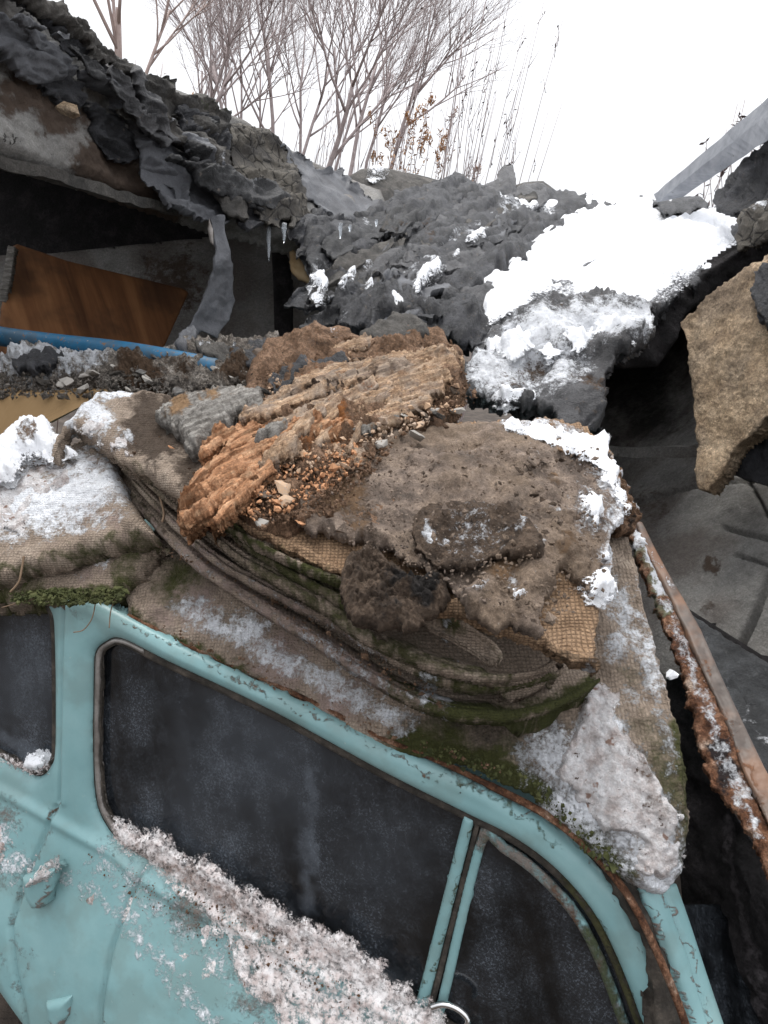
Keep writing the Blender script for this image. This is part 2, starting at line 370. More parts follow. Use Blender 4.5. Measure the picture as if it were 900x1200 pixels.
def surf(name, stops, sc=7, det=9, nr=.62, rough=.85, spec=.25, bumps=((14, .5, .012),), over=(), weave=None, grain=None, speck=None, crack=None, metal=0, dist=0, tone=None, rvar=0, grit=None, dissolve=None):
    m = NT(name); v = m.mapv(m.attr('tc', True), grain) if grain else None
    f = m.noise(sc, det, nr, v, dist); col = m.ramp(f, [(.3+.4*p, c) for p, c in stops])
    if tone:                                                   # broad tint that varies over the thing: stains
        col = m.mix(m.math('MULTIPLY', m.step(m.noise(tone[1], 4, .6), .42, .62), tone[2]), col, tone[0])
    if grit:                                                   # fine grain of lighter and darker bits
        hv = m.n('ShaderNodeHueSaturation'); m.l(col, hv.inputs['Color'])
        g1 = m.math('MULTIPLY', m.step(m.noise(grit[0], 6, .75, v), .3, .7), m.step(m.noise(grit[0]*2.7, 4, .75, v), .22, .68))
        m.l(m.math('ADD', 1-grit[1]*.75, m.math('MULTIPLY', g1, grit[1]*1.9)), hv.inputs['Value']); col = hv.outputs[0]
        m.bump(g1, .9, grit[2] if len(grit) > 2 else .005)
    if speck:                                                  # small grains of another colour
        for c, ssc, th in speck: col = m.mix(m.step(m.noise(ssc, 3, .7), th, th+.06), col, c)
    for bsc, st, bd in bumps: m.bump(m.noise(bsc, 8, .65, v), st, bd)
    if crack:
        ed = m.voro(crack[0], 'DISTANCE_TO_EDGE', m.warp(.03, 9))
        m.bump(m.step(ed, 0, crack[1]), .8, .006); col = m.mix(m.math('MULTIPLY', m.math('SUBTRACT', 1, m.step(ed, 0, crack[1]*.6)), .8), col, crack[2])
    if weave:
        sp = m.n('ShaderNodeSeparateXYZ'); wv = m.n('ShaderNodeVectorMath', operation='ADD'); m.l(m.attr('tc', True), wv.inputs[0])
        nv = m.n('ShaderNodeTexNoise'); m.l(m.tc, nv.inputs['Vector']); nv.inputs['Scale'].default_value = 12
        sv = m.n('ShaderNodeVectorMath', operation='SCALE'); m.l(nv.outputs['Color'], sv.inputs[0]); sv.inputs['Scale'].default_value = .012; m.l(sv.outputs[0], wv.inputs[1])
        m.l(wv.outputs[0], sp.inputs[0]); k = 2*math.pi/weave[0]
        a = m.math('ABSOLUTE', m.math('SINE', m.math('MULTIPLY', sp.outputs[0], k/2))); b = m.math('ABSOLUTE', m.math('SINE', m.math('MULTIPLY', m.math('ADD', sp.outputs[1], sp.outputs[2]), k/2)))
        w = m.math('MULTIPLY', m.math('POWER', a, .6), m.math('POWER', b, .6))
        m.bump(w, .9, weave[0]*.35)
        col = m.mix(m.math('MULTIPLY', m.math('SUBTRACT', 1, w), weave[1]), col, weave[2])
    ro = rough if not rvar else m.math('ADD', rough-rvar/2, m.math('MULTIPLY', m.noise(sc*1.7, 5), rvar))
    for ov in over:
        an, c, osc, soft = ov[:4]
        nz = m.math('ADD', m.math('MULTIPLY', m.noise(osc, 9, .76), 1.5), m.math('MULTIPLY', m.noise(osc*4.3, 4, .7), .7))
        val = m.math('SUBTRACT', m.math('ADD', m.math('MULTIPLY', m.attr(an), 1.7), nz), 1.95)
        fac = m.math('MULTIPLY', m.step(val, -soft, soft+.05), m.step(m.attr(an), .03, .15))
        cc = m.mix(m.noise(osc*2.2, 5, .7), tuple(x*.6 for x in c), tuple(min(x*1.25, .92) for x in c)) if an != 'snow' else m.mix(m.step(m.noise(90, 4, .7), .55, .72), c, tuple(x*.72 for x in c))
        col = m.mix(fac, col, cc)
        m.bump(m.math('MULTIPLY', fac, m.noise(osc*3 if an != 'snow' else 45, 5, .7)), .7, .012)
        ro = m.mixf(fac, ro, ov[4] if len(ov) > 4 else .9)
    m.fin(col, ro, spec, metal)
    if dissolve:                                               # thin powdery margin: grains thin out to nothing
        w, ns, hole = dissolve
        n2 = m.math('SUBTRACT', m.math('ADD', m.noise(ns, 6, .7), m.math('MULTIPLY', m.noise(ns*3.3, 4, .7), .7)), .86)
        a = m.math('ADD', m.math('MULTIPLY', m.attr('edge'), 100/w), m.math('MULTIPLY', n2, 2.4))
        a = m.step(a, .12, .42)
        if hole: a = m.math('MULTIPLY', a, m.step(m.math('ADD', m.noise(hole[0], 7, .72), m.math('MULTIPLY', m.noise(hole[0]*4, 5, .7), .55)), hole[1]-.5*hole[2], hole[1]+.5*hole[2]))
        tr = m.n('ShaderNodeBsdfTransparent'); mxs = m.n('ShaderNodeMixShader'); m.l(a, mxs.inputs[0]); m.l(tr.outputs[0], mxs.inputs[1]); m.l(m.b.outputs[0], mxs.inputs[2]); m.l(mxs.outputs[0], m.o.inputs[0])
    return m.m
OV_S = ('snow', SNOWC, 34, .16); OV_M = ('moss', (.062, .066, .02), 34, .42); OV_D = ('dirt', (.10, .062, .038), 14, .12)
MT = {}
MT['felt'] = surf('bitumen_felt', [(0, (0.009, 0.0092, 0.0108)), (0.5, (0.0288, 0.0294, 0.0343)), (1, (0.072, 0.0736, 0.0833))], 9, rough=.5, spec=.45, bumps=((10, .5, .02), (60, .6, .006)), over=(OV_D, OV_S), rvar=.3, grit=(60, 0.5, 0.006), speck=(((.42, .42, .44), 110, .69), ((.12, .1, .085), 26, .64)))
MT['felt_mid'] = surf('faded_felt', [(0, (0.03, 0.03, 0.032)), (0.5, (0.075, 0.074, 0.078)), (1, (0.14, 0.138, 0.142))], 9, rough=.5, spec=.45, bumps=((10, .5, .02), (60, .6, .006)), over=(OV_D, OV_S), rvar=.3, grit=(60, 0.5, 0.006), speck=(((.42, .42, .44), 110, .69), ((.12, .1, .085), 26, .64)))
MT['felt_black'] = surf('black_felt', [(0, (.01, .01, .011)), (.5, (.024, .024, .026)), (1, (.05, .05, .053))], 9, rough=.5, spec=.45, bumps=((10, .5, .02), (60, .6, .006)), over=(OV_D, OV_S), rvar=.3, grit=(60, 0.5, 0.006), speck=(((.42, .42, .44), 110, .69), ((.12, .1, .085), 26, .64)))
MT['felt_grey'] = surf('weathered_felt', [(0, (0.0625, 0.0587, 0.0537)), (0.5, (0.125, 0.1162, 0.1063)), (1, (0.2, 0.185, 0.165))], 6, rough=.85, bumps=((16, .5, .015), (90, .5, .004)), over=(('moss', (.10, .12, .05), 18, .15), OV_S), tone=((.03, .03, .03), 5, .7), grit=(70, 0.55, 0.006))
MT['felt_crack'] = surf('cracked_felt', [(0, (0.0875, 0.08, 0.07)), (0.5, (0.1562, 0.1413, 0.12)), (1, (0.225, 0.2063, 0.175))], 7, bumps=((20, .5, .01), (110, .4, .003)), over=(OV_S,), tone=((.05, .048, .05), 6, .6), crack=(11, .085, (.018, .018, .02)), grit=(80, 0.4, 0.004))
MT['felt_blue'] = surf('smooth_felt', [(0, (.06, .062, .07)), (.5, (.10, .104, .116)), (1, (.15, .156, .172))], 5, rough=.55, spec=.5, bumps=((30, .35, .006), (140, .3, .002)), over=(OV_S,), rvar=.3, tone=((.04, .04, .045), 4, .6), grit=(90, 0.35, 0.003))
MT['concrete'] = surf('grey_concrete', [(0, (0.182, 0.175, 0.168)), (0.5, (0.28, 0.273, 0.259)), (1, (0.392, 0.378, 0.357))], 5, bumps=((9, .3, .01), (70, .4, .004)), tone=((.09, .07, .06), 2.5, .7), over=(('dirt', (.09, .065, .05), 6, .12), ('dark', (.03, .028, .026), 5, .4), OV_S), grit=(60, 0.4, 0.005))
MT['tan'] = surf('tan_concrete', [(0, (0.308, 0.2156, 0.1387)), (0.45, (0.5236, 0.3851, 0.2541)), (1, (0.7392, 0.5699, 0.4004))], 11, bumps=((18, .8, .02), (80, .8, .008)), speck=(((.35, .3, .24), 120, .66), ((.06, .05, .04), 60, .68)), tone=((.12, .1, .085), 5, .5), grit=(70, 0.7, 0.01))
MT['snow'] = surf('snow', [(0, (0.741, 0.76, 0.798)), (0.5, (0.8075, 0.8217, 0.8502)), (1, (0.855, 0.8645, 0.8835))], 6, rough=.7, spec=.2, bumps=((25, .5, .02), (120, .6, .006)), over=(('dirt', (.2, .14, .10), 40, .14),), dissolve=(9, 55, None))
MT['snow_dirty'] = surf('dirty_snow', [(0, (.36, .29, .265)), (.3, (.6, .545, .53)), (.6, (.76, .735, .735)), (1, (.87, .87, .885))], 30, nr=.7, rough=.75, spec=.2, bumps=((40, .7, .015), (150, .6, .005)), speck=(((.09, .06, .045), 75, .64), ((.3, .2, .16), 22, .62)), over=(('dirt', (.17, .11, .075), 30, .2),), grit=(70, 0.35, 0.007), dissolve=(12, 50, None))
MT['frost'] = surf('patchy_frost', [(0, (0.36, 0.285, 0.265)), (0.3, (0.58, 0.51, 0.49)), (0.6, (0.74, 0.7, 0.69)), (1, (0.85, 0.84, 0.84))], 36, nr=.7, rough=.75, spec=.2, bumps=((50, .5, .006),), speck=(((.2, .13, .1), 60, .66),), over=(('dirt', (.3, .2, .16), 30, .3),), dissolve=(20, 60, (26, .73, .3)))
MT['powder'] = surf('powder_snow', [(0, (.76, .77, .8)), (1, (.86, .87, .9))], 30, rough=.7, spec=.2, bumps=((60, .7, .008),), dissolve=(18, 46, (48, .85, .14)))
MT['powder_thick'] = surf('powder_snow', [(0, (.76, .77, .8)), (1, (.86, .87, .9))], 30, rough=.7, spec=.2, bumps=((60, .7, .008),), dissolve=(18, 46, (30, .78, .14)))
MT['snow_solid'] = surf('packed_snow', [(0, (.8, .82, .85)), (1, (.88, .89, .91))], 20, rough=.7, bumps=((60, .5, .006),))
MT['soil'] = surf('brown_soil', [(0, (0.0952, 0.0551, 0.0343)), (0.5, (0.2326, 0.1398, 0.0858)), (1, (0.4017, 0.2541, 0.1673))], 16, bumps=((30, .9, .02), (110, .9, .008)), speck=(((.38, .31, .26), 70, .68), ((.02, .015, .012), 48, .66), ((.26, .11, .045), 55, .66)), over=(('dark', (.03, .026, .024), 14, .15), ('rust', (.3, .115, .035), 12, .15), OV_S), grit=(100, 0.75, 0.006))
MT['crust'] = surf('soil_crust', [(0, (0.0697, 0.0554, 0.0464)), (0.5, (0.1973, 0.1506, 0.1202)), (1, (0.3483, 0.2702, 0.2107))], 18, bumps=((20, .6, .012), (120, .6, .004)), speck=(((.3, .27, .24), 95, .68),), over=(('rust', (.17, .105, .06), 10, .15), OV_S), grit=(150, 0.6, 0.0025), tone=((.21, .15, .10), 5, .55))
MT['clod'] = surf('dark_earth', [(0, (0.0345, 0.0242, 0.0179)), (0.5, (0.0978, 0.0682, 0.0483)), (1, (0.1725, 0.1232, 0.0893))], 20, bumps=((24, .7, .012),), speck=(((.25, .2, .16), 70, .68),), over=(('dark', (.03, .026, .024), 14, .15), OV_S), grit=(60, .6, .008))
MT['rubble'] = surf('grey_rubble', [(0, (0.12, 0.1, 0.085)), (0.5, (0.28, 0.245, 0.21)), (1, (0.46, 0.42, 0.38))], 22, bumps=((35, .9, .02), (120, .7, .006)), speck=(((.5, .47, .43), 60, .66), ((.03, .025, .02), 45, .64)), over=(OV_D, OV_S), grit=(70, 0.9, 0.01))
CAN_ST = [(0, (.25, .195, .15)), (.5, (.38, .3, .235)), (1, (.5, .41, .33))]
CAN_OV = (('dirt', (.085, .062, .046), 12, .14), ('dark', (.03, .026, .02), 10, .45), OV_M, ('pink', (.4, .3, .265), 20, .3), OV_S)
MT['canvas'] = surf('canvas', CAN_ST, 9, bumps=((14, .4, .015),), weave=(.008, .34, (.06, .044, .03)), over=CAN_OV, grit=(110, 0.4, 0.004))
MT['burlap'] = surf('burlap', [(0, (0.252, 0.1568, 0.0908)), (0.5, (0.42, 0.2722, 0.165)), (1, (0.5712, 0.3877, 0.2475))], 8, bumps=((14, .4, .01),), weave=(.0085, .6, (.08, .05, .03)), over=CAN_OV, grit=(110, 0.5, 0.003))
MT['wood_tan'] = surf('rotten_wood', [(0, (0.1946, 0.11, 0.0649)), (0.45, (0.4349, 0.286, 0.1784)), (1, (0.6295, 0.462, 0.3244))], 70, grain=(.16, 1, 1), bumps=((26, .9, .014), (90, .6, .004)), tone=((.3, .28, .26), 9, .5), over=(('rust', (.36, .14, .04), 10, .15), ('dark', (.05, .03, .02), 12, .15), OV_S), grit=(60, 0.7, 0.008))
MT['wood_orange'] = surf('orange_rotten_wood', [(0, (0.18, 0.085, 0.04)), (0.45, (0.45, 0.225, 0.115)), (1, (0.64, 0.4, 0.24))], 70, grain=(.22, 1, 1), bumps=((26, 1, .02), (90, .7, .005)), over=(('dark', (.06, .03, .016), 14, .15),), grit=(60, 0.6, 0.005))
MT['wood_grey'] = surf('grey_wood', [(0, (.14, .125, .11)), (.5, (.3, .28, .255)), (1, (.46, .44, .41))], 70, grain=(.16, 1, 1), bumps=((30, .8, .01),), over=(('rust', (.3, .19, .105), 10, .15), OV_S), grit=(60, 0.7, 0.007))
MT['board'] = surf('brown_board', [(0, (0.084, 0.0353, 0.0151)), (0.5, (0.1932, 0.084, 0.0353)), (1, (0.3024, 0.1428, 0.0622))], 12, grain=(1, .08, 1), rough=.7, bumps=((20, .3, .004),), tone=((.04, .022, .014), 3, .6))
MT['ochre'] = surf('ochre_board', [(0, (0.13, 0.08, 0.035)), (0.5, (0.25, 0.16, 0.075)), (1, (0.36, 0.25, 0.14))], 14, grain=(.15, 1, 1), rough=.7, bumps=((20, .3, .004),), over=(OV_S,))
MT['plank'] = surf('grey_plank', [(0, (.17, .18, .2)), (.5, (.23, .24, .262)), (1, (.29, .3, .32))], 14, rough=.75, bumps=((18, .3, .006), (80, .3, .002)), speck=(((.1, .1, .1), 30, .68),))
MT['teal'] = surf('teal_paint', [(0, (.165, .305, .318)), (.5, (.2, .35, .362)), (1, (.24, .395, .405))], 5, rough=.42, spec=.45, bumps=((90, .12, .002),), over=(('dirt', (.2, .17, .15), 30, .2), ('rust', (.15, .068, .03), 26, .16), ('moss', (.08, .1, .05), 24, .2), OV_S), tone=((.16, .235, .225), 9, .45), speck=(((.09, .06, .04), 60, .73), ((.3, .4, .39), 34, .7)), rvar=.3)
MT['rust'] = surf('rusty_steel', [(0, (.05, .024, .016)), (.4, (.16, .07, .036)), (.7, (.26, .14, .085)), (1, (.4, .32, .26))], 20, rough=.8, bumps=((30, .9, .012), (110, .7, .005)), over=(('dark', (.025, .018, .018), 14, .15), ('moss', (.22, .22, .14), 18, .15), OV_S), grit=(80, 0.8, 0.006))
MT['rust_smooth'] = surf('brown_metal', [(0, (0.04, 0.0312, 0.0258)), (0.5, (0.08, 0.0608, 0.0502)), (1, (0.136, 0.1092, 0.0912))], 12, rough=.5, spec=.4, bumps=((40, .3, .003),), tone=((.2, .09, .04), 8, .55), over=(('rust', (.25, .1, .04), 16, .15), OV_S))
MT['dark_metal'] = surf('dark_sheet_metal', [(0, (.02, .021, .022)), (.5, (.045, .047, .05)), (1, (.09, .095, .1))], 10, rough=.5, spec=.4, bumps=((20, .4, .008),), over=(OV_S, OV_D), grit=(70, 0.6, 0.004))
MT['soot_and_shade'] = surf('soot_and_shade', [(0, (.008, .007, .007)), (.5, (.018, .016, .017)), (1, (.05, .044, .046))], 9, nr=.7, bumps=((14, .6, .02), (60, .5, .005)), over=(('dirt', (.09, .08, .085), 22, .15), OV_S), grit=(60, 0.6, 0.006))  # near-black; on the recess walls this colour stands in for shade
MT['rubber'] = surf('old_rubber', [(0, (.02, .018, .015)), (.5, (.05, .043, .036)), (1, (.11, .092, .075))], 26, rough=.7, bumps=((50, .4, .003),), over=(('moss', (.07, .068, .03), 20, .15), OV_S), grit=(90, 0.4, 0.002))
MT['trim'] = surf('dull_trim', [(0, (.12, .105, .095)), (.5, (.24, .22, .205)), (1, (.4, .385, .37))], 16, rough=.42, spec=.5, metal=.45, bumps=((60, .2, .002),), tone=((.09, .07, .055), 10, .6))
MT['blue'] = surf('blue_paint', [(0, (0.012, 0.075, 0.14)), (0.5, (0.016, 0.11, 0.215)), (1, (0.03, 0.14, 0.26))], 10, rough=.5, bumps=((30, .2, .003),), speck=(((.14, .09, .06), 40, .60), ((.3, .29, .27), 70, .66)), over=(OV_D,), tone=((.06, .07, .075), 9, .6))
MT['bark'] = surf('bark', [(0, (0.276, 0.2242, 0.2185)), (0.5, (0.368, 0.3105, 0.3047)), (1, (0.46, 0.3967, 0.3852))], 10, bumps=((30, .5, .01),))
MT['bark_pale'] = surf('pale_bark', [(0, (0.34, 0.26, 0.235)), (0.5, (0.43, 0.34, 0.31)), (1, (0.5, 0.42, 0.39))], 10, bumps=((30, .5, .01),))
MT['leaf'] = surf('dry_leaf', [(0, (0.336, 0.196, 0.112)), (0.5, (0.476, 0.301, 0.182)), (1, (0.616, 0.42, 0.28))], 3, bumps=((30, .2, .002),))
MT['leaf_dark'] = surf('dark_dry_leaf', [(0, (0.075, 0.0525, 0.0525)), (1, (0.165, 0.12, 0.1125))], 3, bumps=((30, .2, .002),))
MT['foam'] = surf('yellow_foam', [(0, (.4, .26, .13)), (.5, (.56, .4, .23)), (1, (.64, .49, .31))], 12, bumps=((30, .4, .004),))
MT['fibre'] = surf('plant_fibre', [(0, (.12, .08, .05)), (1, (.26, .18, .12))], 20, bumps=((40, .3, .002),))
MT['moss'] = surf('moss', [(0, (0.02, 0.024, 0.008)), (0.5, (0.055, 0.062, 0.02)), (1, (0.12, 0.12, 0.05))], 40, bumps=((60, 1, .01),))
MT['ground'] = surf('ground', [(0, (.03, .024, .02)), (.5, (.06, .047, .038)), (1, (.1, .08, .066))], 5, bumps=((8, .6, .04), (40, .6, .01)))
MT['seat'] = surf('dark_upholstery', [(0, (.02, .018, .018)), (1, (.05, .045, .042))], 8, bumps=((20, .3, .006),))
MT['red_cloth'] = surf('red_cloth', [(0, (.14, .025, .02)), (1, (.25, .05, .04))], 8, bumps=((20, .4, .01),))
def glass_mat():
    m = NT('dusty_glass'); f = m.noise(7, 8, .7); streak = m.noise(9, 6, .6, m.mapv(m.attr('tc', True), (1, .07, 1)))
    du = m.math('MULTIPLY', m.step(m.math('ADD', m.math('MULTIPLY', f, .62), m.math('MULTIPLY', streak, .45)), .44, .74), .5)
    grain = m.step(m.noise(190, 5, .8), .46, .72)
    du = m.math('ADD', m.math('MULTIPLY', du, m.math('ADD', .2, m.math('MULTIPLY', grain, 1.1))), m.math('MULTIPLY', m.attr('dust_and_reflections'), m.math('ADD', .15, m.math('MULTIPLY', f, .5))))
    du = m.math('ADD', m.math('MULTIPLY', du, 1.25), .02, clamp=True)
    m.fin((.165, .19, .225), m.mixf(du, .08, .75), .5)  # bluish dusty colour also stands in for faint reflections
    tr = m.n('ShaderNodeBsdfTransparent'); tr.inputs[0].default_value = (.12, .125, .125, 1)
    gl = m.n('ShaderNodeBsdfGlossy'); gl.inputs['Roughness'].default_value = .09; gl.inputs[0].default_value = (.9, .9, .9, 1)
    fr = m.n('ShaderNodeFresnel'); fr.inputs[0].default_value = 1.6
    a = m.n('ShaderNodeMixShader'); m.l(fr.outputs[0], a.inputs[0]); m.l(tr.outputs[0], a.inputs[1]); m.l(gl.outputs[0], a.inputs[2])
    b = m.n('ShaderNodeMixShader'); m.l(du, b.inputs[0]); m.l(a.outputs[0], b.inputs[1]); m.l(m.b.outputs[0], b.inputs[2]); m.l(b.outputs[0], m.o.inputs[0])
    return m.m
MT['glass'] = glass_mat()
def simple(name, col, rough, metal=0, trans=0):
    m = NT(name); m.fin(col, rough, .5, metal); m.b.inputs['Transmission Weight'].default_value = trans; return m.m
MT['chrome'] = simple('chrome', (.7, .7, .7, 1), .15, 1); MT['ice'] = simple('ice', (.9, .95, 1, 1), .12, 0, .85); MT['ice'].node_tree.nodes['Principled BSDF'].inputs['IOR'].default_value = 1.31
# ------------------------------------------------------------------ distances of the main surfaces
CAR = tps([(0, 700, 1.718), (900, 1200, 1.201), (0, 1200, 1.831)])
PILE = tps([(0, 440, 2.45), (0, 520, 2.1), (0, 600, 1.9), (0, 690, 1.70), (150, 720, 1.60), (150, 600, 1.85), (100, 470, 2.3), (230, 480, 2.2), (215, 650, 1.66), (300, 420, 2.5), (300, 560, 1.85), (300, 710, 1.52), (400, 400, 2.6), (400, 500, 2.1),
            (400, 620, 1.70), (450, 800, 1.38), (450, 700, 1.55), (540, 430, 2.4), (540, 520, 2.0), (560, 640, 1.64), (560, 770, 1.42), (650, 500, 2.05), (650, 640, 1.64), (660, 790, 1.40), (720, 560, 1.9), (730, 650, 1.68), (700, 480, 2.2)])
DRAPE = tps([(150, 720, 1.615), (280, 785, 1.535), (450, 868, 1.405), (560, 905, 1.34), (660, 975, 1.275), (740, 1045, 1.225), (150, 600, 1.86), (300, 640, 1.68), (450, 760, 1.48), (600, 800, 1.42), (700, 800, 1.41), (790, 1040, 1.235), (800, 930, 1.28), (790, 830, 1.36), (720, 700, 1.56), (760, 720, 1.52), (720, 600, 1.78)])
ROOF = tps([(-40, 0, 2.0), (0, 190, 2.05), (120, 60, 2.5), (120, 220, 2.5), (190, 95, 2.85), (240, 245, 2.95), (330, 172, 3.75), (350, 280, 3.35), (440, 205, 4.7), (440, 270, 4.0), (-40, 180, 1.95)])
FELT = tps([(350, 265, 3.4), (400, 385, 2.85), (440, 255, 4.0), (480, 205, 5.0), (540, 215, 5.3), (500, 375, 2.85), (560, 300, 3.7), (640, 235, 5.2), (545, 400, 2.75), (600, 370, 2.95), (375, 350, 2.95), (660, 270, 4.4)])
SLAB = tps([(545, 375, 2.85), (600, 235, 5.2), (700, 235, 5.2), (770, 245, 4.6), (865, 245, 4.0), (870, 300, 3.1), (755, 370, 2.7), (660, 300, 3.9), (650, 360, 2.85), (905, 262, 3.3), (800, 290, 3.5)])
LOBE = tps([(560, 400, 2.72), (600, 365, 2.85), (700, 350, 2.82), (760, 370, 2.65), (740, 400, 2.5), (705, 480, 2.35), (660, 500, 2.2), (600, 470, 2.3), (570, 440, 2.5), (650, 420, 2.5)])
def const(d): return lambda x, y: np.full(np.shape(x), float(d))
def shift(f, k): return lambda x, y: f(x, y)+k
# ------------------------------------------------------------------ ground
gr = MB(); gx = np.linspace(-1, 1, 81)**3*600
GX, GY = np.meshgrid(gx, gx+20); GV = np.stack([GX, GY, np.clip(np.hypot(GX, GY-5)-40, 0, 300)*.004+.05*fbm(np.stack([GX, GY, 0*GX], -1)*.7, 3)], -1).reshape(-1, 3)
ii = np.arange(81*81).reshape(81, 81); gr.add(GV, np.stack([ii[:-1, :-1], ii[:-1, 1:], ii[1:, 1:], ii[1:, :-1]], -1).reshape(-1, 4))
tag(gr.build('ground', MT['ground']), kind='structure')

# ------------------------------------------------------------------ the car
car = empty('vintage_car', (0, 1.9, 0), 'turquoise vintage car with snow and dirt lying along its door sill line', 'car')
WIN = spline([(111, 790), (113, 764), (124, 752), (145, 748), (200, 775), (320, 832), (450, 903), (550, 953), (600, 978), (648, 1013), (692, 1062), (722, 1118), (750, 1190), (775, 1270), (640, 1275), (560, 1225), (400, 1142), (300, 1084), (200, 1022), (150, 992), (128, 970), (114, 938), (110, 880)], 5)
REARW = spline([(-60, 660), (40, 690), (60, 712), (66, 745), (67, 870), (61, 897), (48, 909), (28, 902), (0, 886), (-60, 850)], 5)
BODY = [(-70, 640), (60, 690), (110, 700), (150, 722), (215, 757), (280, 787), (380, 834), (450, 870), (500, 890), (575, 925), (635, 957), (685, 998), (730, 1048), (760, 1104), (790, 1182), (830, 1300), (130, 1300), (62, 1180), (28, 1130), (0, 1095), (-70, 1025)]
BELT = [(-60, 880), (30, 925), (140, 985), (175, 1015), (300, 1085), (420, 1152), (560, 1230)]
def body_swell(X, Y, Si):
    by = np.interp(X, [b[0] for b in BELT], [b[1] for b in BELT])
    t = np.clip((Y-by)/170, 0, 1.5)
    return .075*np.sin(np.clip(t, 0, 1.5)*1.35)*(Y > by) + .010*np.exp(-((Y-by-6)/7)**2)
body = patch('body', BODY, CAR, MT['teal'], car, res=2, thick=.035, bulge=.022, bw=16, holes=[WIN, REARW], extra=body_swell, noise=(('f', .5, .006),),
    groove=(([(82, 690), (80, 800), (78, 935)], 2.2, -.012), ([(86, 690), (84, 800), (83, 935)], 3.5, .006), ([(74, 940), (66, 965), (55, 1010), (46, 1060), (55, 1110), (66, 1155), (80, 1250)], 2.2, -.012), ([(178, 1010), (166, 1040), (155, 1090), (150, 1150), (151, 1250)], 2.2, -.012)),
    masks={'dirt': [(0, 1000, 70, .5), (50, 1100, 60, .38), (120, 1160, 80, .3), (330, 1130, 90, .5), (240, 1050, 60, .55), (200, 1130, 60, .3), (20, 950, 40, .5), (100, 715, 30, .4), ([(75, 940), (48, 1050), (62, 1160)], 9, .42), ([(150, 1200), (160, 1060)], 6, .38)],
           'rust': [([(150, 726), (280, 792), (450, 875), (580, 930), (640, 962)], 4, .5), ([(690, 1003), (730, 1060), (790, 1190)], 3, .45), ([(75, 935), (70, 955)], 5, .6), ([(120, 975), (180, 1012)], 5, .4), (395, 848, 9, .5), ([(82, 700), (79, 930)], 2, .3)],
           'moss': [([(520, 900), (600, 945), (660, 985)], 5, .5), (505, 912, 12, .45), ([(700, 1075), (760, 1200)], 4, .5)], 'snow': [([(130, 1000), (190, 1040), (260, 1100), (330, 1160), (380, 1220)], 42, .44), ([(90, 1010), (160, 1055), (210, 1110), (270, 1170), (330, 1210)], 22, .46), (20, 975, 28, .56), (5, 965, 30, .5), (40, 1000, 30, .5), (95, 1020, 20, .35)]})
patch('roof_panel', [(60, 700), (150, 735), (280, 795), (450, 878), (575, 930), (640, 965), (700, 1020), (760, 1060), (780, 900), (700, 560), (500, 480), (250, 450), (40, 560)], shift(tps([(60, 700, 1.70), (280, 795, 1.58), (450, 878, 1.45), (640, 965, 1.33), (760, 1060, 1.27), (780, 900, 1.5), (700, 560, 2.5), (500, 480, 3.0), (250, 450, 3.1), (40, 560, 2.4)]), .03), MT['teal'], car, res=12, thick=.02, masks={'dirt': [(400, 700, 400, .6)]})
# drip rail along the roof edge, rusty
tube('drip_rail', pxpath([(150, 721, 1.60), (215, 754, 1.565), (280, 783, 1.525), (380, 830, 1.455), (450, 866, 1.405), (510, 890, 1.365), (575, 921, 1.325), (640, 955, 1.28), (690, 995, 1.25), (733, 1045, 1.225), (765, 1105, 1.21), (800, 1190, 1.195), (830, 1290, 1.185)], 8), np.r_[np.full(48, .007), np.full(49, .009)], MT['rust'], car, 8, flat=.7)
cut = [(500, 1240), (551, 950), (556, 940), (0, 600), (0, 1300), (500, 1300)]
glass_d = [(w[0], w[1]) for w in spline([(104, 790), (108, 756), (124, 744), (150, 742), (320, 824), (450, 895), (553, 950), (497, 1180), (480, 1250), (300, 1100), (200, 1040), (140, 1000), (116, 970), (105, 900)], 4)]
patch('door_glass', glass_d, shift(CAR, .022), MT['glass'], car, res=6, thick=.005, masks={'dust_and_reflections': [([(365, 900), (362, 1060)], 9, .55), ([(215, 850), (220, 1000)], 22, .3), (310, 870, 110, .4), (240, 950, 80, .3), (450, 1000, 70, .25), ([(160, 990), (330, 1080), (460, 1150)], 14, .5)]})
VENT = spline([(557, 962), (600, 982), (645, 1016), (688, 1065), (718, 1122), (745, 1195), (765, 1265), (630, 1270), (484, 1250), (504, 1170)], 5)
patch('vent_glass', VENT, shift(CAR, .018), MT['glass'], car, res=6, thick=.005, masks={'dust_and_reflections': [(560, 1010, 40, .12), ([(530, 1080), (510, 1180)], 8, .15)]})
patch('vent_frame', VENT, shift(CAR, .006), MT['teal'], car, res=2, band=(9, 21), thick=.014, bulge=.007, bw=5, masks={'moss': [([(562, 975), (640, 1036), (690, 1110), (745, 1260)], 30, .42), ([(690, 1090), (740, 1240)], 20, .6)], 'dirt': [([(562, 975), (640, 1036), (690, 1110), (745, 1260)], 30, .6)], 'rust': [([(650, 1040), (745, 1240)], 20, .5)]})  # olive tint down the front edge: algae plus painted shadow
patch('window_seal', WIN, shift(CAR, .004), MT['rubber'], car, res=2, band=(-1.5, 9), thick=.02, bulge=.006, bw=4, masks={'moss': [([(660, 1030), (720, 1130), (760, 1250)], 24, .6)]})
patch('chrome_trim', WIN, shift(CAR, -.002), MT['trim'], car, res=1.5, band=(1, 6.5), thick=.014, bulge=.006, bw=3, holes=[[(170, 760), (900, 900), (900, 1400), (150, 1400), (155, 1000)]], noise=())
patch('vent_divider', [(544, 954), (556, 960), (549, 990), (504, 1168), (490, 1230), (474, 1230), (490, 1165), (536, 985)], shift(CAR, .002), MT['teal'], car, res=1.5, thick=.03, bulge=.009, bw=6, masks={'moss': [([(556, 960), (500, 1180)], 3, .55), ([(540, 960), (485, 1180)], 2.5, .5)]})
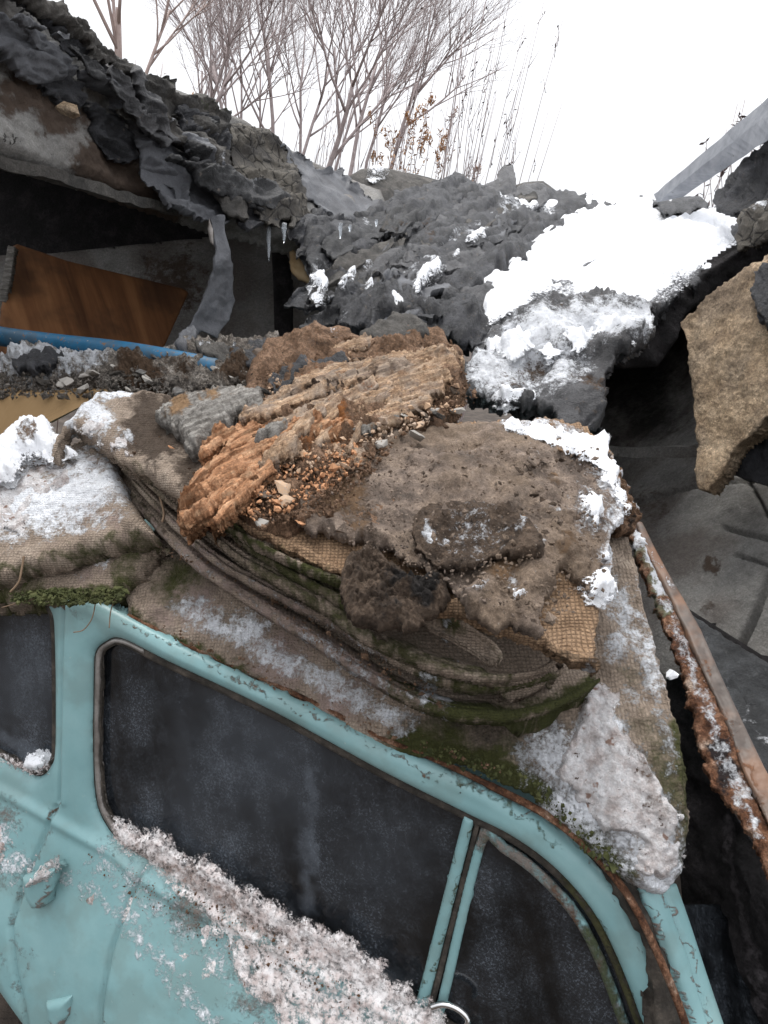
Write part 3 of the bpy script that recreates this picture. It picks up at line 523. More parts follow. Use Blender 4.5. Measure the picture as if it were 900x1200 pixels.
patch('divider_seal', [(557, 962), (563, 965), (512, 1168), (495, 1235), (488, 1235), (504, 1168)], shift(CAR, .004), MT['rubber'], car, res=1.5, thick=.02, bulge=.004, bw=3)
patch('rear_glass', REARW, shift(CAR, .02), MT['glass'], car, res=6, thick=.005, masks={'dust_and_reflections': [(30, 800, 60, .45), (20, 750, 30, .3), ([(0, 860), (60, 895)], 14, .6)]})
patch('window_seal', REARW, shift(CAR, .004), MT['rubber'], car, res=2, band=(-1.5, 6), thick=.02, bulge=.005, bw=3)
tube('vent_latch', pxpath([(505, 1181, 1.385), (520, 1177, 1.375), (536, 1182, 1.365), (548, 1194, 1.36), (545, 1206, 1.36)], 5), .0065, MT['chrome'], car, 8)
# door hinges with their pins
for k, (hx, hy, s) in enumerate(((46, 1043, 1.0), (70, 1186, .82))):
    h = patch('hinge', [(hx-17*s, hy-18*s), (hx+18*s, hy-24*s), (hx+16*s, hy+2*s), (hx+6*s, hy+20*s), (hx-6*s, hy+20*s), (hx-14*s, hy+6*s)], shift(CAR, -.12 if k == 0 else -.13), MT['teal'], car, res=1.5, thick=.05, bulge=.018, bw=9, masks={'dirt': [([(hx-14, hy+4), (hx, hy+18), (hx+14, hy)], 4, .6)]})
    tube('hinge_pin', unproj([hx+1, hx, hx-3], [hy+6, hy+19, hy+34*s], np.array([1.64, 1.645, 1.66])-.05), .006, MT['teal'], h, 8)
# cabin
def cp(px, py, back, dz=0):
    v = P(px, py, float(CAR(px, py))); return v+Vector((.309, .951, 0))*back+Vector((0, 0, dz))
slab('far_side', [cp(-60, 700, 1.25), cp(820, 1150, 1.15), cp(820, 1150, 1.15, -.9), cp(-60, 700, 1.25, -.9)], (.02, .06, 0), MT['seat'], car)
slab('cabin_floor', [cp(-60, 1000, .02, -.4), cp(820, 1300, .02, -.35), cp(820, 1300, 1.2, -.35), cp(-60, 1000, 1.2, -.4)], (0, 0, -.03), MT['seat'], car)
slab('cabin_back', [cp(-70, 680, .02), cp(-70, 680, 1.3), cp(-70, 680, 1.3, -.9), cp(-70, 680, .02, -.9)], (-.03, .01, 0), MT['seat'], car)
sb_ = patch('seat_back', spline([(190, 905), (330, 900), (420, 960), (440, 1080), (430, 1230), (200, 1200), (180, 1000)], 5), shift(CAR, .32), MT['seat'], car, res=5, thick=.14, bulge=.06, bw=40, noise=(('f', .2, .01),))
patch('seat_cover', spline([(452, 1030), (475, 1015), (488, 1040), (480, 1075), (462, 1110), (448, 1090)], 4), shift(CAR, .22), MT['red_cloth'], car, res=3, thick=.02, bulge=.015, bw=10, noise=(('r', .05, .008),))
# windscreen: black rubber, teal surround
WS = tps([(640, 960, 1.36), (760, 1040, 1.27), (800, 1200, 1.23), (860, 1220, 1.26), (790, 1045, 1.32), (700, 960, 1.42)])
patch('windscreen_seal', [(655, 965), (700, 985), (748, 1040), (792, 1120), (828, 1225), (832, 1300), (780, 1300), (760, 1110), (720, 1040), (660, 985)], shift(WS, .012), MT['rubber'], car, res=2, thick=.03, bulge=.012, bw=10, noise=(('f', .05, .004),))
patch('windscreen_pillar', [(748, 1040), (790, 1035), (806, 1080), (826, 1140), (848, 1205), (875, 1300), (838, 1300), (810, 1205), (778, 1110)], shift(WS, -.012), MT['teal'], car, res=1.5, thick=.03, bulge=.013, bw=10, groove=(([(770, 1040), (798, 1110), (850, 1280)], 1.6, -.006),), masks={'dirt': [([(770, 1040), (798, 1110), (850, 1280)], 2.5, .6), ([(750, 1045), (810, 1200)], 3, .6)], 'rust': [([(790, 1040), (848, 1205)], 2, .3)]})
patch('windscreen', [(800, 1060), (860, 1060), (930, 1300), (850, 1300)], shift(WS, .05), MT['glass'], car, res=6, thick=.006)
TL = .24
# ------------------------------------------------------------------ tarpaulins folded on the car roof
tarp = empty('folded_tarpaulin', P(450, 700, 1.7), 'brown burlap tarpaulin folded into thick layers on the car roof under soil', 'tarpaulin')
drape_poly = [(140, 640), (150, 722), (180, 742), (215, 758), (250, 776), (280, 792), (330, 812), (380, 838), (420, 860), (450, 874), (480, 886), (530, 894), (575, 912), (620, 932), (660, 972), (700, 1008), (738, 1036), (775, 1048), (800, 1022), (804, 950), (799, 870), (780, 800), (752, 700), (735, 620), (600, 600), (300, 560)]
drape = patch('mossy_sheet', drape_poly, DRAPE, MT['canvas'], tarp, res=2, thick=.014, bulge=.012, bw=7, rag=((3, 34), (1.6, 7)), noise=(('f', .35, .02), ('r', .12, .006), ('f', .04, .006)), curl=None,
    masks={'moss': [(215, 685, 38, .75), (205, 665, 25, .6), ([(150, 722), (280, 786), (340, 815)], 9, .75), ([(480, 875), (575, 900), (640, 935), (720, 1020)], 30, .95), (520, 865, 40, .7), (600, 880, 40, .55), ([(790, 850), (800, 950), (790, 1030)], 14, .7), (740, 790, 30, .45), (760, 860, 40, .5), (690, 960, 30, .7), ([(770, 880), (790, 960)], 30, .6)],
           'pink': [(230, 715, 50, .62), (330, 775, 60, .66), (190, 720, 40, .5), (400, 820, 50, .62), ([(560, 900), (660, 965)], 10, .3)],
           'dark': [(560, 845, 80, .62), (640, 870, 50, .55), (260, 660, 50, .6), (790, 900, 40, .5), (700, 900, 60, .3)],
           'snow': [([(700, 680), (745, 740), (765, 800)], 36, .54), ([(760, 800), (785, 900)], 24, .46), ([(640, 880), (700, 960), (770, 1030)], 60, .6), ([(220, 715), (350, 780), (470, 845)], 32, .56), (295, 735, 34, .66), (250, 735, 26, .5), (345, 775, 32, .54), (430, 815, 36, .5), (470, 838, 30, .52), (390, 800, 24, .46), ([(660, 960), (720, 900), (760, 960), (770, 1030)], 55, .62), (700, 860, 50, .7), (720, 760, 34, .55), (745, 740, 30, .52), (735, 820, 30, .5), (715, 700, 30, .5), (745, 690, 22, .45), (760, 990, 45, .62)]})
tag(patch('snow_patch', spline([(692, 808), (668, 840), (650, 890), (648, 910), (668, 938), (690, 955), (712, 978), (738, 990), (740, 1012), (768, 1036), (796, 1020), (798, 985), (790, 950), (772, 915), (768, 890), (748, 868), (730, 845), (718, 815)], 4), DRAPE, MT['snow_dirty'], res=2, thick=.01, lift=.012, bulge=.014, bw=12, rag=((10, 36), (2.2, 9)), soft=True, noise=(('f', .35, .02), ('f', .05, .008), ('F', .016, .0018)), masks={'dirt': [([(735, 850), (770, 960)], 16, .5), (700, 960, 30, .35)]}), kind='stuff')
FO = [  # outline, lift, masks
 ([(135, 535), (138, 560), (152, 582), (180, 614), (215, 650), (255, 682), (300, 711), (340, 736), (380, 760), (415, 784), (450, 805), (490, 826), (530, 838), (570, 842), (605, 841), (640, 832), (672, 818), (704, 797), (690, 745), (600, 700), (450, 620), (300, 540), (200, 510)], .04,
  {'moss': [([(450, 800), (530, 832), (600, 836), (660, 820), (700, 796)], 18, .95), (620, 815, 30, .55), (440, 770, 40, .4)], 'pink': [([(220, 650), (300, 706), (380, 756), (450, 800)], 24, .56), ([(460, 806), (520, 826)], 14, .5)], 'snow': [(500, 812, 26, .62), (520, 820, 22, .6), ([(350, 742), (430, 790)], 10, .5), (245, 672, 14, .4)], 'dark': [(560, 805, 40, .35)]}),
 ([(150, 545), (170, 566), (200, 590), (240, 624), (275, 652), (300, 668), (340, 690), (380, 714), (415, 738), (450, 758), (485, 773), (520, 786), (560, 794), (600, 795), (632, 788), (656, 772), (640, 730), (500, 660), (350, 580), (220, 520)], .12,
  {'moss': [([(300, 668), (380, 716), (450, 758), (520, 784), (600, 792)], 10, .6), (400, 722, 30, .6), (480, 760, 26, .6), (520, 775, 22, .6)], 'dark': [(560, 755, 40, .3)], 'snow': [(248, 640, 8, .5), (262, 650, 8, .5), (532, 768, 10, .55), (545, 790, 9, .4), (522, 734, 14, .55)], 'pink': [(330, 682, 30, .35)]}),
 ([(250, 610), (285, 640), (330, 668), (370, 690), (410, 712), (450, 735), (470, 720), (440, 660), (350, 610), (270, 580)], .14, {'moss': [([(260, 640), (330, 668), (410, 712)], 12, .7)]}),
 ([(238, 590), (262, 617), (300, 640), (340, 660), (380, 676), (412, 688), (440, 680), (400, 620), (300, 570)], .18, {'moss': [([(262, 618), (330, 655), (410, 688)], 8, .75)]}),
 ([(495, 722), (520, 722), (545, 735), (575, 756), (586, 773), (580, 778), (560, 764), (530, 746), (505, 735)], .17, {'moss': [([(505, 722), (540, 734)], 9, .75)], 'snow': [(523, 730, 12, .56)], 'dark': [(575, 765, 14, .4)]}),
]
FO.insert(1, ([(140, 545), (156, 566), (185, 597), (222, 634), (270, 671), (330, 702), (395, 735), (455, 770), (510, 796), (550, 806), (590, 806), (630, 797), (660, 780), (600, 720), (450, 650), (300, 560), (200, 520)], .07, {'moss': [([(480, 795), (560, 812), (660, 796)], 10, .7), ([(250, 655), (400, 745)], 5, .5)], 'pink': [([(240, 650), (330, 706), (400, 745)], 14, .5)], 'snow': [([(360, 725), (450, 775)], 8, .5), (500, 798, 14, .55)]}))
def lip(poly, n, amp, w):
    """a folded edge: the cloth swells to a roll along its lip and tucks in deep behind it"""
    pl = spline(poly[:n], 4, False)
    def f(X, Y, Si):
        d = dline(X, Y, pl)
        return .010*np.exp(-((d-5)/4.5)**2)-amp*sstep(5, w, d)
    return f
NL = (14, 12, 13, 7, 6, 5)
for k, (po, lf, mk) in enumerate(FO):
    patch('fold', spline(po, 3), PILE, MT['canvas'], tarp, res=1.5, thick=.03 if k < 5 else .012, lift=lf*1.15, bulge=.010, bw=5, rag=((1.2, 40),), noise=(('f', .3, .008), ('f', .08, .0025)), masks=mk, seed=k, extra=lip(po, NL[k], (.11, .06, .10, .05, .05, .02)[k], (60, 26, 55, 22, 22, 12)[k]))
def rim(pts, k, lf, up, dn, mk, mat='canvas', depth=PILE):
    """the rolled edge of a fold, lying along its lip"""
    pl = spline(pts, 4, False); t = np.gradient(pl, axis=0); t /= np.linalg.norm(t, axis=1, keepdims=True)+1e-9; nr = np.stack([t[:, 1], -t[:, 0]], 1)
    w = np.sin(np.linspace(.12, math.pi-.12, len(pl)))[:, None]**.5*(1+.22*np.sin(np.linspace(0, 9+k, len(pl))+k))[:, None]
    po = np.concatenate([pl+nr*up*w, (pl-nr*dn*w)[::-1]])
    patch('fold_rim', po, depth, MT[mat], tarp, res=1.2, thick=.012, lift=lf, bulge=.013, bw=(up+dn)*.55, rag=((1.3, 26),), noise=(('f', .12, .005), ('f', .035, .002)), masks=mk, seed=40+k)
for k, (po, lf, mk) in enumerate(FO):
    n = (18, 14, 16, 7, 6, 6)[k]
    m2 = {'moss': mk.get('moss', [])+[(po[1:n:3], 7, .46)], 'pink': mk.get('pink', [])+([(po[2:n-6], 9, .5)] if k < 2 else []), 'snow': mk.get('snow', [])+([(po[3:n-6], 8, .42)] if k < 2 else []), 'dirt': [(po[2:n:4], 14, .5)]}
    rim(po[1:n], k, lf*1.15+.018, (10, 7, 9, 6, 6, 4)[k], (4, 3, 4, 3, 3, 2)[k], m2)
TOP = [(232, 575), (260, 606), (300, 630), (350, 652), (405, 682), (450, 706), (500, 716), (530, 719), (575, 738), (620, 752), (660, 771), (701, 787), (699, 737), (706, 700), (720, 662), (716, 625), (735, 605), (727, 565), (714, 520), (690, 500), (640, 488), (590, 492), (520, 495), (420, 515), (330, 535), (260, 555)]
TOPN = (('f', .3, .02), ('f', .07, .008), ('f', .02, .0025))
patch('top_sheet', TOP, PILE, MT['burlap'], tarp, res=2, thick=.018, lift=TL, bulge=.010, bw=6, rag=((3.5, 18), (1.5, 5)), noise=TOPN, seed=9, extra=lip(TOP, 12, .008, 16),
    masks={'dirt': [(330, 600, 60, .5), (300, 620, 40, .45), (560, 560, 80, .6), (650, 600, 60, .5)], 'dark': [([(640, 765), (700, 785)], 12, .5), (540, 725, 40, .4)], 'snow': [([(600, 498), (660, 512), (706, 540), (728, 590), (720, 640), (712, 690)], 26, .56), (660, 540, 60, .42), (690, 620, 40, .5), (640, 620, 40, .42), (690, 780, 12, .5), (670, 770, 8, .45), (560, 712, 18, .4)], 'moss': [([(300, 632), (400, 682)], 5, .5)]})
# soil and felt crust lying on the top sheet
tag(patch('soil_crust', [(385, 540), (420, 520), (480, 500), (540, 496), (600, 494), (650, 500), (690, 512), (712, 530), (722, 570), (730, 605), (712, 625), (716, 650), (704, 690), (690, 692), (660, 668), (640, 700), (630, 745), (590, 738), (545, 720), (530, 690), (500, 668), (470, 655), (440, 640), (395, 630), (360, 622), (350, 600), (330, 580)], PILE, MT['crust'], res=2, thick=.012, lift=TL+.034, bulge=.012, bw=9, rag=((7, 30), (3, 9)), noise=TOPN+(('f', .1, .005), ('S', .12, .008), ('F', .05, .002)), seed=9,
    masks={'rust': [(400, 580, 50, .7), (420, 620, 30, .62), (590, 668, 34, .62), (560, 540, 40, .4), (640, 560, 50, .45), (660, 640, 30, .5), (700, 560, 30, .4)], 'snow': [([(600, 498), (660, 512), (706, 540), (728, 590), (720, 640), (712, 690)], 26, .56), (690, 600, 50, .5), (620, 540, 50, .36), (620, 640, 20, .56), (600, 690, 14, .5), (660, 600, 26, .42), (690, 690, 10, .5), (560, 700, 24, .46)]}), kind='stuff')
def felt_piece(name, poly, depth, label, mat='crust', cat='roofing felt', group=None, **k):
    a = dict(res=2, thick=.014, lift=TL+.07, bulge=.010, bw=6, rag=((3, 14), (1.5, 5)), noise=(('f', .3, .02), ('f', .07, .008), ('F', .03, .006), ('f', .02, .0025)), seed=9); a.update(k)
    return tag(patch(name, poly, depth, MT[mat], **a), label, cat, group)
felt_piece('felt_fragment', spline([(481, 622), (486, 606), (505, 592), (540, 588), (580, 592), (612, 604), (628, 622), (640, 648), (622, 655), (590, 650), (565, 658), (545, 668), (515, 664), (495, 650)], 3), PILE, 'dark rounded flap of roofing felt dusted with snow on the burlap', 'clod', noise=(('f', .3, .02), ('f', .07, .008), ('F', .03, .004), ('S', .08, .009), ('f', .02, .0025)),
    masks={'snow': [(560, 620, 70, .45), (500, 625, 16, .58), (520, 632, 10, .52), (560, 620, 30, .4), (535, 645, 20, .4), (610, 615, 16, .52)]})
felt_piece('felt_fragment', [(330, 560), (395, 545), (430, 545), (455, 570), (470, 600), (440, 612), (455, 625), (420, 632), (395, 615), (360, 612), (335, 590)], PILE, 'brown earthy crust lying beside the rotten orange wood', mat='soil', lift=TL+.03, masks={'dark': [(440, 600, 40, .4)]})
tag(patch('dirt_clod', [(398, 700), (405, 670), (415, 650), (440, 642), (462, 660), (480, 680), (505, 672), (527, 676), (528, 704), (510, 722), (480, 738), (445, 742), (415, 728)], PILE, MT['clod'], res=1.2, thick=.012, lift=TL+.03, bulge=.018, bw=12, rag=((5, 22), (2, 8)), noise=(('k', .05, .022), ('k', .02, .012), ('F', .015, .005)), seed=3, masks={'dark': [(500, 695, 30, .8), (450, 720, 40, .5), (470, 690, 26, .7)], 'snow': [(482, 682, 8, .5), (500, 676, 10, .5)]}), 'dark crumbly clod of earth hanging over the tarpaulin folds', 'clod')
# the bundle beside it
b1 = empty('canvas_bundle', P(90, 620, 1.9), 'snow covered flat folded canvas with a green mossy front rim', 'canvas')
B1 = [(-60, 590), (0, 560), (30, 548), (75, 530), (98, 520), (128, 532), (142, 556), (160, 598), (186, 632), (150, 642), (100, 655), (50, 668), (0, 680), (-60, 690)]
patch('folded_canvas', B1, PILE, MT['canvas'], b1, res=2, thick=.055, lift=.10, bulge=.035, bw=12, rag=((2.5, 22),), noise=(('f', .2, .012), ('f', .05, .006), ('f', .02, .003)), seed=21,
    masks={'snow': [([(-20, 610), (60, 600), (130, 580)], 46, .68), ([(-20, 640), (60, 635), (140, 615)], 20, .5), (30, 590, 50, .72), (60, 625, 34, .58), (90, 622, 26, .6), (20, 640, 30, .52), (100, 560, 40, .6), (125, 590, 36, .52), (0, 600, 50, .66), (150, 615, 20, .52), (140, 640, 14, .3)], 'moss': [([(-40, 684), (50, 664), (100, 651), (186, 634)], 7, .6)], 'pink': [(110, 590, 60, .56), (140, 620, 30, .5), (60, 650, 40, .4)]})
tag(patch('snow_patch', [(-40, 582), (0, 566), (40, 550), (80, 533), (100, 527), (120, 540), (110, 556), (80, 566), (60, 580), (48, 600), (20, 622), (-10, 630), (-40, 640)], PILE, MT['snow_dirty'], res=2, thick=.008, lift=.135, bulge=.012, bw=12, rag=((12, 36), (2.8, 11)), soft=True, noise=(('f', .2, .012), ('f', .05, .01)), seed=21), kind='stuff')
patch('rolled_canvas', [(-60, 690), (0, 684), (60, 670), (120, 655), (184, 637), (192, 645), (178, 662), (152, 692), (128, 706), (90, 708), (56, 708), (30, 705), (-60, 712)], PILE, MT['canvas'], b1, res=2, thick=.05, lift=.02, bulge=.04, bw=18, rag=((2.5, 14),), noise=(('f', .1, .01), ('f', .02, .003)), seed=22,
    masks={'moss': [([(-40, 700), (40, 705), (130, 703), (155, 690)], 9, .7), ([(170, 650), (150, 685)], 16, .62), (40, 690, 40, .6), ([(-30, 686), (100, 660)], 8, .6)], 'snow': [(130, 668, 18, .5), (100, 685, 14, .4)], 'pink': [(110, 680, 30, .5)], 'dark': [(20, 698, 20, .45)]})
b2 = empty('canvas_bundle', P(150, 530, 2.0), 'stiff canvas sheet with snow on its folded corner beside the grey wood', 'canvas')
patch('folded_canvas', [(56, 540), (78, 498), (98, 480), (116, 466), (140, 462), (200, 466), (260, 500), (280, 560), (255, 610), (228, 598), (200, 580), (172, 560), (143, 545), (112, 520), (84, 502), (70, 520)], shift(PILE, -.03), MT['canvas'], b2, res=2, thick=.035, lift=.21, bulge=.025, bw=10, rag=((2.5, 18),), noise=(('f', .2, .015), ('f', .05, .007), ('k', .03, .004)), seed=23,
    masks={'snow': [([(84, 498), (116, 470), (150, 466)], 14, .66), (120, 500, 30, .68), (150, 520, 18, .56), (110, 480, 20, .6)], 'dirt': [(190, 510, 60, .8), (230, 560, 40, .7)], 'moss': [([(140, 545), (170, 562)], 6, .5)]})
tag(patch('snow_patch', spline([(-40, 505), (0, 512), (15, 500), (50, 492), (62, 508), (78, 516), (90, 535), (60, 540), (40, 536), (22, 556), (0, 566), (-40, 572)], 3), shift(PILE, -.02), MT['snow'], res=2, thick=.03, lift=.16, bulge=.045, bw=16, rag=((6, 22), (1.7, 8)), soft=True, noise=(('f', .06, .02), ('F', .02, .006)), seed=24, masks={'dirt': [(35, 520, 18, .6), (45, 515, 10, .6)]}), kind='stuff')
tag(patch('snow_patch', [(86, 500), (104, 480), (124, 470), (140, 486), (160, 520), (150, 536), (132, 530), (110, 514)], shift(PILE, -.03), MT['snow_dirty'], res=2, thick=.006, lift=.235, bulge=.012, bw=8, rag=((6, 19), (1.7, 8)), soft=True, noise=(('f', .2, .015), ('f', .03, .007)), seed=25), kind='stuff')
# ------------------------------------------------------------------ garages: the standing one, its felted roof edge, the room behind
g1 = empty('garage', P(100, 300, 3.0), 'dark open garage with a felted concrete roof edge and a leaning board inside', 'garage')
FN = (('f', .6, .04), ('f', .15, .015), ('F', .05, .008))
patch('roof_edge', [(-80, -110), (60, 10), (120, 58), (190, 98), (240, 120), (300, 153), (345, 180), (400, 206), (445, 225), (460, 262), (430, 285), (350, 285), (300, 268), (255, 258), (195, 238), (0, 184), (-80, 160)], shift(ROOF, .06), MT['concrete'], g1, res=3, thick=.10, noise=FN, bulge=.03, bw=10, masks={'dirt': [(60, 130, 50, .75), (20, 110, 50, .75), (150, 200, 60, .9), (200, 220, 50, .9), (100, 190, 40, .8)]}, seed=31)
patch('plaster_patch', [(-30, 150), (0, 156), (30, 160), (45, 165), (60, 174), (82, 178), (80, 186), (66, 180), (80, 195), (40, 186), (0, 172), (-30, 168)], shift(ROOF, .03), MT['felt_grey'], g1, res=1.5, thick=.02, lift=.0, bulge=.004, bw=4, rag=((3, 12), (2, 5)), noise=FN, seed=31)
beam('ledge', P(-40, 178, 1.98), P(200, 246, 2.86), .06, .035, MT['felt_grey'], g1, seg=30, jit=.008)
RG = ((0, 30, 2.05), (330, 185, 3.7))                         # along the roof edge
SMN = (('f', .6, .035), ('h', .09, .02), ('G', .09, .026))
def roofsheet(poly, mat, lift, seed, curl=(.03, 10), name='felt_layer', depth=ROOF, parent=g1, **k):
    a = dict(res=2, thick=.012, lift=lift, bulge=.003, bw=4, rag=((5, 26), (2.6, 9)), noise=SMN, seed=31, curl=curl, grain=RG, squash=.2); a.update(k)
    return patch(name, poly, depth, MT[mat], parent, **a)
roofsheet([(-80, 20), (0, 22), (20, 30), (48, 52), (66, 80), (70, 100), (50, 96), (26, 92), (14, 82), (0, 66), (-80, 60)], 'felt_blue', .03, 32)
roofsheet([(20, 30), (40, 36), (66, 50), (84, 64), (82, 90), (74, 96), (66, 82), (54, 70), (40, 66), (30, 50)], 'felt_blue', .05, 33)
roofsheet([(45, 66), (70, 80), (84, 100), (92, 118), (90, 136), (78, 134), (66, 120), (50, 110)], 'felt', .02, 33)
roofsheet([(100, 120), (116, 128), (140, 142), (160, 170), (168, 186), (150, 190), (122, 184), (108, 170), (104, 140)], 'felt', .02, 34)
tag(chunky := link('stone', chunk_mesh(5, .05, .02, .022), P(80, 129, 2.2), MT['tan'], None), 'pale stub of masonry sticking out under the torn roof felt', 'stone')
roofsheet([(85, 75), (100, 100), (118, 112), (140, 138), (158, 160), (166, 184), (180, 200), (196, 226), (212, 250), (246, 262), (268, 262), (262, 236), (240, 206), (210, 176), (170, 138), (130, 98)], 'felt_blue', .05, 35)
roofsheet([(160, 165), (190, 172), (215, 186), (224, 214), (214, 246), (196, 240), (176, 214), (163, 190)], 'felt_blue', .07, 36, noise=SMN+(('r', .12, .008),))
roofsheet([(-80, -60), (-20, -30), (20, 0), (60, 44), (110, 80), (150, 112), (184, 146), (214, 176), (240, 205), (270, 240), (286, 262), (300, 266), (310, 262), (290, 236), (262, 200), (230, 165), (190, 132), (140, 90), (90, 50), (40, 8), (-20, -60)], 'felt', .07, 37, noise=SMN+(('r', .2, .014), ('s', .2, .016)), rag=((5, 30), (2.5, 9)))
roofsheet([(-80, -120), (10, -40), (60, 6), (120, 55), (190, 95), (240, 116), (268, 132), (262, 160), (250, 176), (220, 152), (190, 130), (150, 100), (100, 62), (50, 20), (0, -14), (-80, -80)], 'felt_grey', .085, 38, noise=SMN+(('r', .14, .014), ('s', .12, .015)), masks={'moss': [([(190, 96), (270, 132)], 8, .45)]}, rag=((6, 20), (3, 7)))
roofsheet([(205, 120), (230, 130), (262, 150), (270, 180), (278, 215), (262, 212), (240, 190), (222, 165), (208, 146)], 'felt', .10, 39, noise=FN+(('k', .06, .05), ('F', .03, .02)), masks={'snow': [(258, 185, 7, .8), (228, 196, 6, .7)]})
# cracked plates of old coating
roofsheet([(262, 132), (300, 150), (334, 170), (346, 196), (356, 230), (372, 256), (366, 268), (340, 260), (318, 262), (304, 256), (288, 232), (272, 210), (268, 180)], 'felt_crack', .10, 40, name='cracked_coating', noise=SMN+(('c', .06, .010),), curl=(.02, 8))
roofsheet([(326, 168), (345, 180), (380, 196), (402, 204), (432, 232), (458, 256), (440, 264), (410, 262), (384, 254), (366, 244), (352, 222), (340, 196)], 'felt_blue', .085, 41, noise=(('f', .6, .04), ('f', .15, .01)))
roofsheet([(318, 256), (345, 262), (372, 252), (400, 260), (440, 262), (470, 262), (452, 290), (410, 310), (380, 330), (362, 320), (352, 290), (330, 272)], 'felt', .07, 42, noise=FN+(('s', .1, .03), ('k', .06, .03)), rag=((7, 18), (3, 7)))
tag(roofsheet([(246, 256), (262, 252), (266, 280), (272, 316), (274, 352), (268, 376), (252, 396), (236, 388), (218, 412), (208, 402), (222, 380), (238, 352), (250, 318), (252, 290)], 'felt_blue', .0, 43, depth=tps([(246, 256, 2.85), (266, 256, 2.9), (272, 330, 2.95), (250, 396, 2.85), (208, 408, 2.75), (250, 310, 2.8)]), parent=None, name='felt_strip', rag=((1.5, 20),), curl=(.01, 6, .08), noise=(('f', .15, .02),), masks={'snow': [(216, 402, 8, .6)]}), 'long torn strip of grey roofing felt hanging into the open garage', 'roofing felt')
patch('felt_layer', [(245, 256), (250, 270), (252, 290), (246, 284), (243, 268)], const(2.84), MT['trim'], g1, res=1, thick=.004, bulge=.004, bw=3)
# roof plate, ceiling and walls
ra, rb, rc = P(-160, -120, 2.0), P(345, 195, 3.9), P(445, 232, 4.75)
bk = Vector((-.62, .78, 0)); 
slab('roof_plate', [ra, rb, rb+bk*4.5, ra+bk*4.5], (0, 0, -.16), MT['concrete'], g1)
slab('roof_plate', [rb+bk*.1, rc+Vector((.2, .1, -.05)), rc+bk*4.0, rb+bk*4.5+Vector((0, 0, -.03))], (0, 0, -.14), MT['concrete'], g1)
def wallq(name, a, b, z0, z1, th, mat, parent):           # upright wall from a to b
    a, b = Vector(a), Vector(b); d = (b-a).normalized(); n = Vector((-d.y, d.x, 0))*th
    return slab(name, [(a.x, a.y, z0), (b.x, b.y, z0), (b.x, b.y, z1), (a.x, a.y, z1)], n, mat, parent)
B0, B1_, = P(-420, 330, 4.6), P(300, 330, 4.9)
patch('back_wall', [(-500, 320), (60, 297), (250, 277), (400, 262), (440, 262), (440, 470), (-500, 470)], tps([(-400, 300, 4.4), (60, 300, 4.6), (300, 300, 4.5), (330, 400, 4.2), (400, 300, 4.4), (60, 420, 4.4)]), MT['concrete'], g1, res=6, thick=.12, noise=(('f', .4, .01),), masks={'dirt': [(200, 330, 80, .6)]}, groove=(([(168, 290), (172, 320), (180, 345)], 2, -.02), ([(60, 300), (380, 262)], 2, -.02)))
patch('shade_wall', [(-500, 120), (180, 190), (440, 262), (440, 330), (-500, 400)], tps([(-400, 300, 4.9), (60, 300, 5.1), (300, 300, 5.0), (400, 300, 4.9), (60, 200, 5.2)]), MT['soot_and_shade'], g1, res=8, thick=.05)  # blackened upper wall: shade under the roof put into the colour
wallq('side_wall', P(-330, 300, 1.6), P(-420, 330, 4.7), 0, 2.75, -.15, MT['concrete'], g1)
patch('partition', [(318, 296), (336, 296), (342, 330), (342, 405), (322, 405), (320, 330)], const(3.75), MT['soot_and_shade'], g1, res=2, thick=.12, bulge=.02, bw=6, noise=(('f', .1, .01),))
tag(patch('foam_piece', spline([(318, 288), (330, 283), (342, 290), (352, 304), (362, 322), (363, 332), (350, 326), (341, 318), (340, 305), (336, 292)], 3), const(3.45), MT['foam'], res=1.5, thick=.04, bulge=.02, bw=6), 'pale yellow slab of foam tucked under the cracked roof edge', 'foam')
# leaning board, blue pipe, ochre board
bd = patch('brown_board', [(12, 290), (20, 286), (80, 306), (214, 338), (221, 343), (205, 378), (190, 412), (150, 440), (60, 450), (-20, 450), (0, 372)], tps([(12, 290, 3.4), (220, 340, 3.9), (190, 412, 3.7), (0, 400, 3.2)]), MT['board'], res=3, thick=.03, bulge=.004, bw=4)
tag(bd, 'wide brown plywood board leaning in the dark garage', 'board')
patch('edge_strip', [(9, 288), (18, 289), (14, 320), (8, 350), (1, 384), (-8, 384), (2, 330)], const(3.28), MT['wood_grey'], bd, res=1.5, thick=.03, bulge=.004, bw=3)
tag(tube('blue_pipe', pxpath([(-40, 386, 2.50), (0, 394, 2.5), (60, 402, 2.48), (140, 411, 2.42), (200, 421, 2.36), (262, 434, 2.30)], 6), .036, MT['blue'], None, 14), 'blue painted steel pipe lying across the rubble heap', 'pipe')
tag(hexa('ochre_board', [tuple(P(*q)) for q in ((-60, 463, 2.18), (-60, 520, 2.14), (-60, 522, 2.28), (-60, 458, 2.3), (128, 460, 2.2), (60, 494, 2.15), (60, 494, 2.28), (128, 456, 2.3))], MT['ochre'], None, 20, .006), 'ochre plywood board edge showing below the grey rubble', 'board')
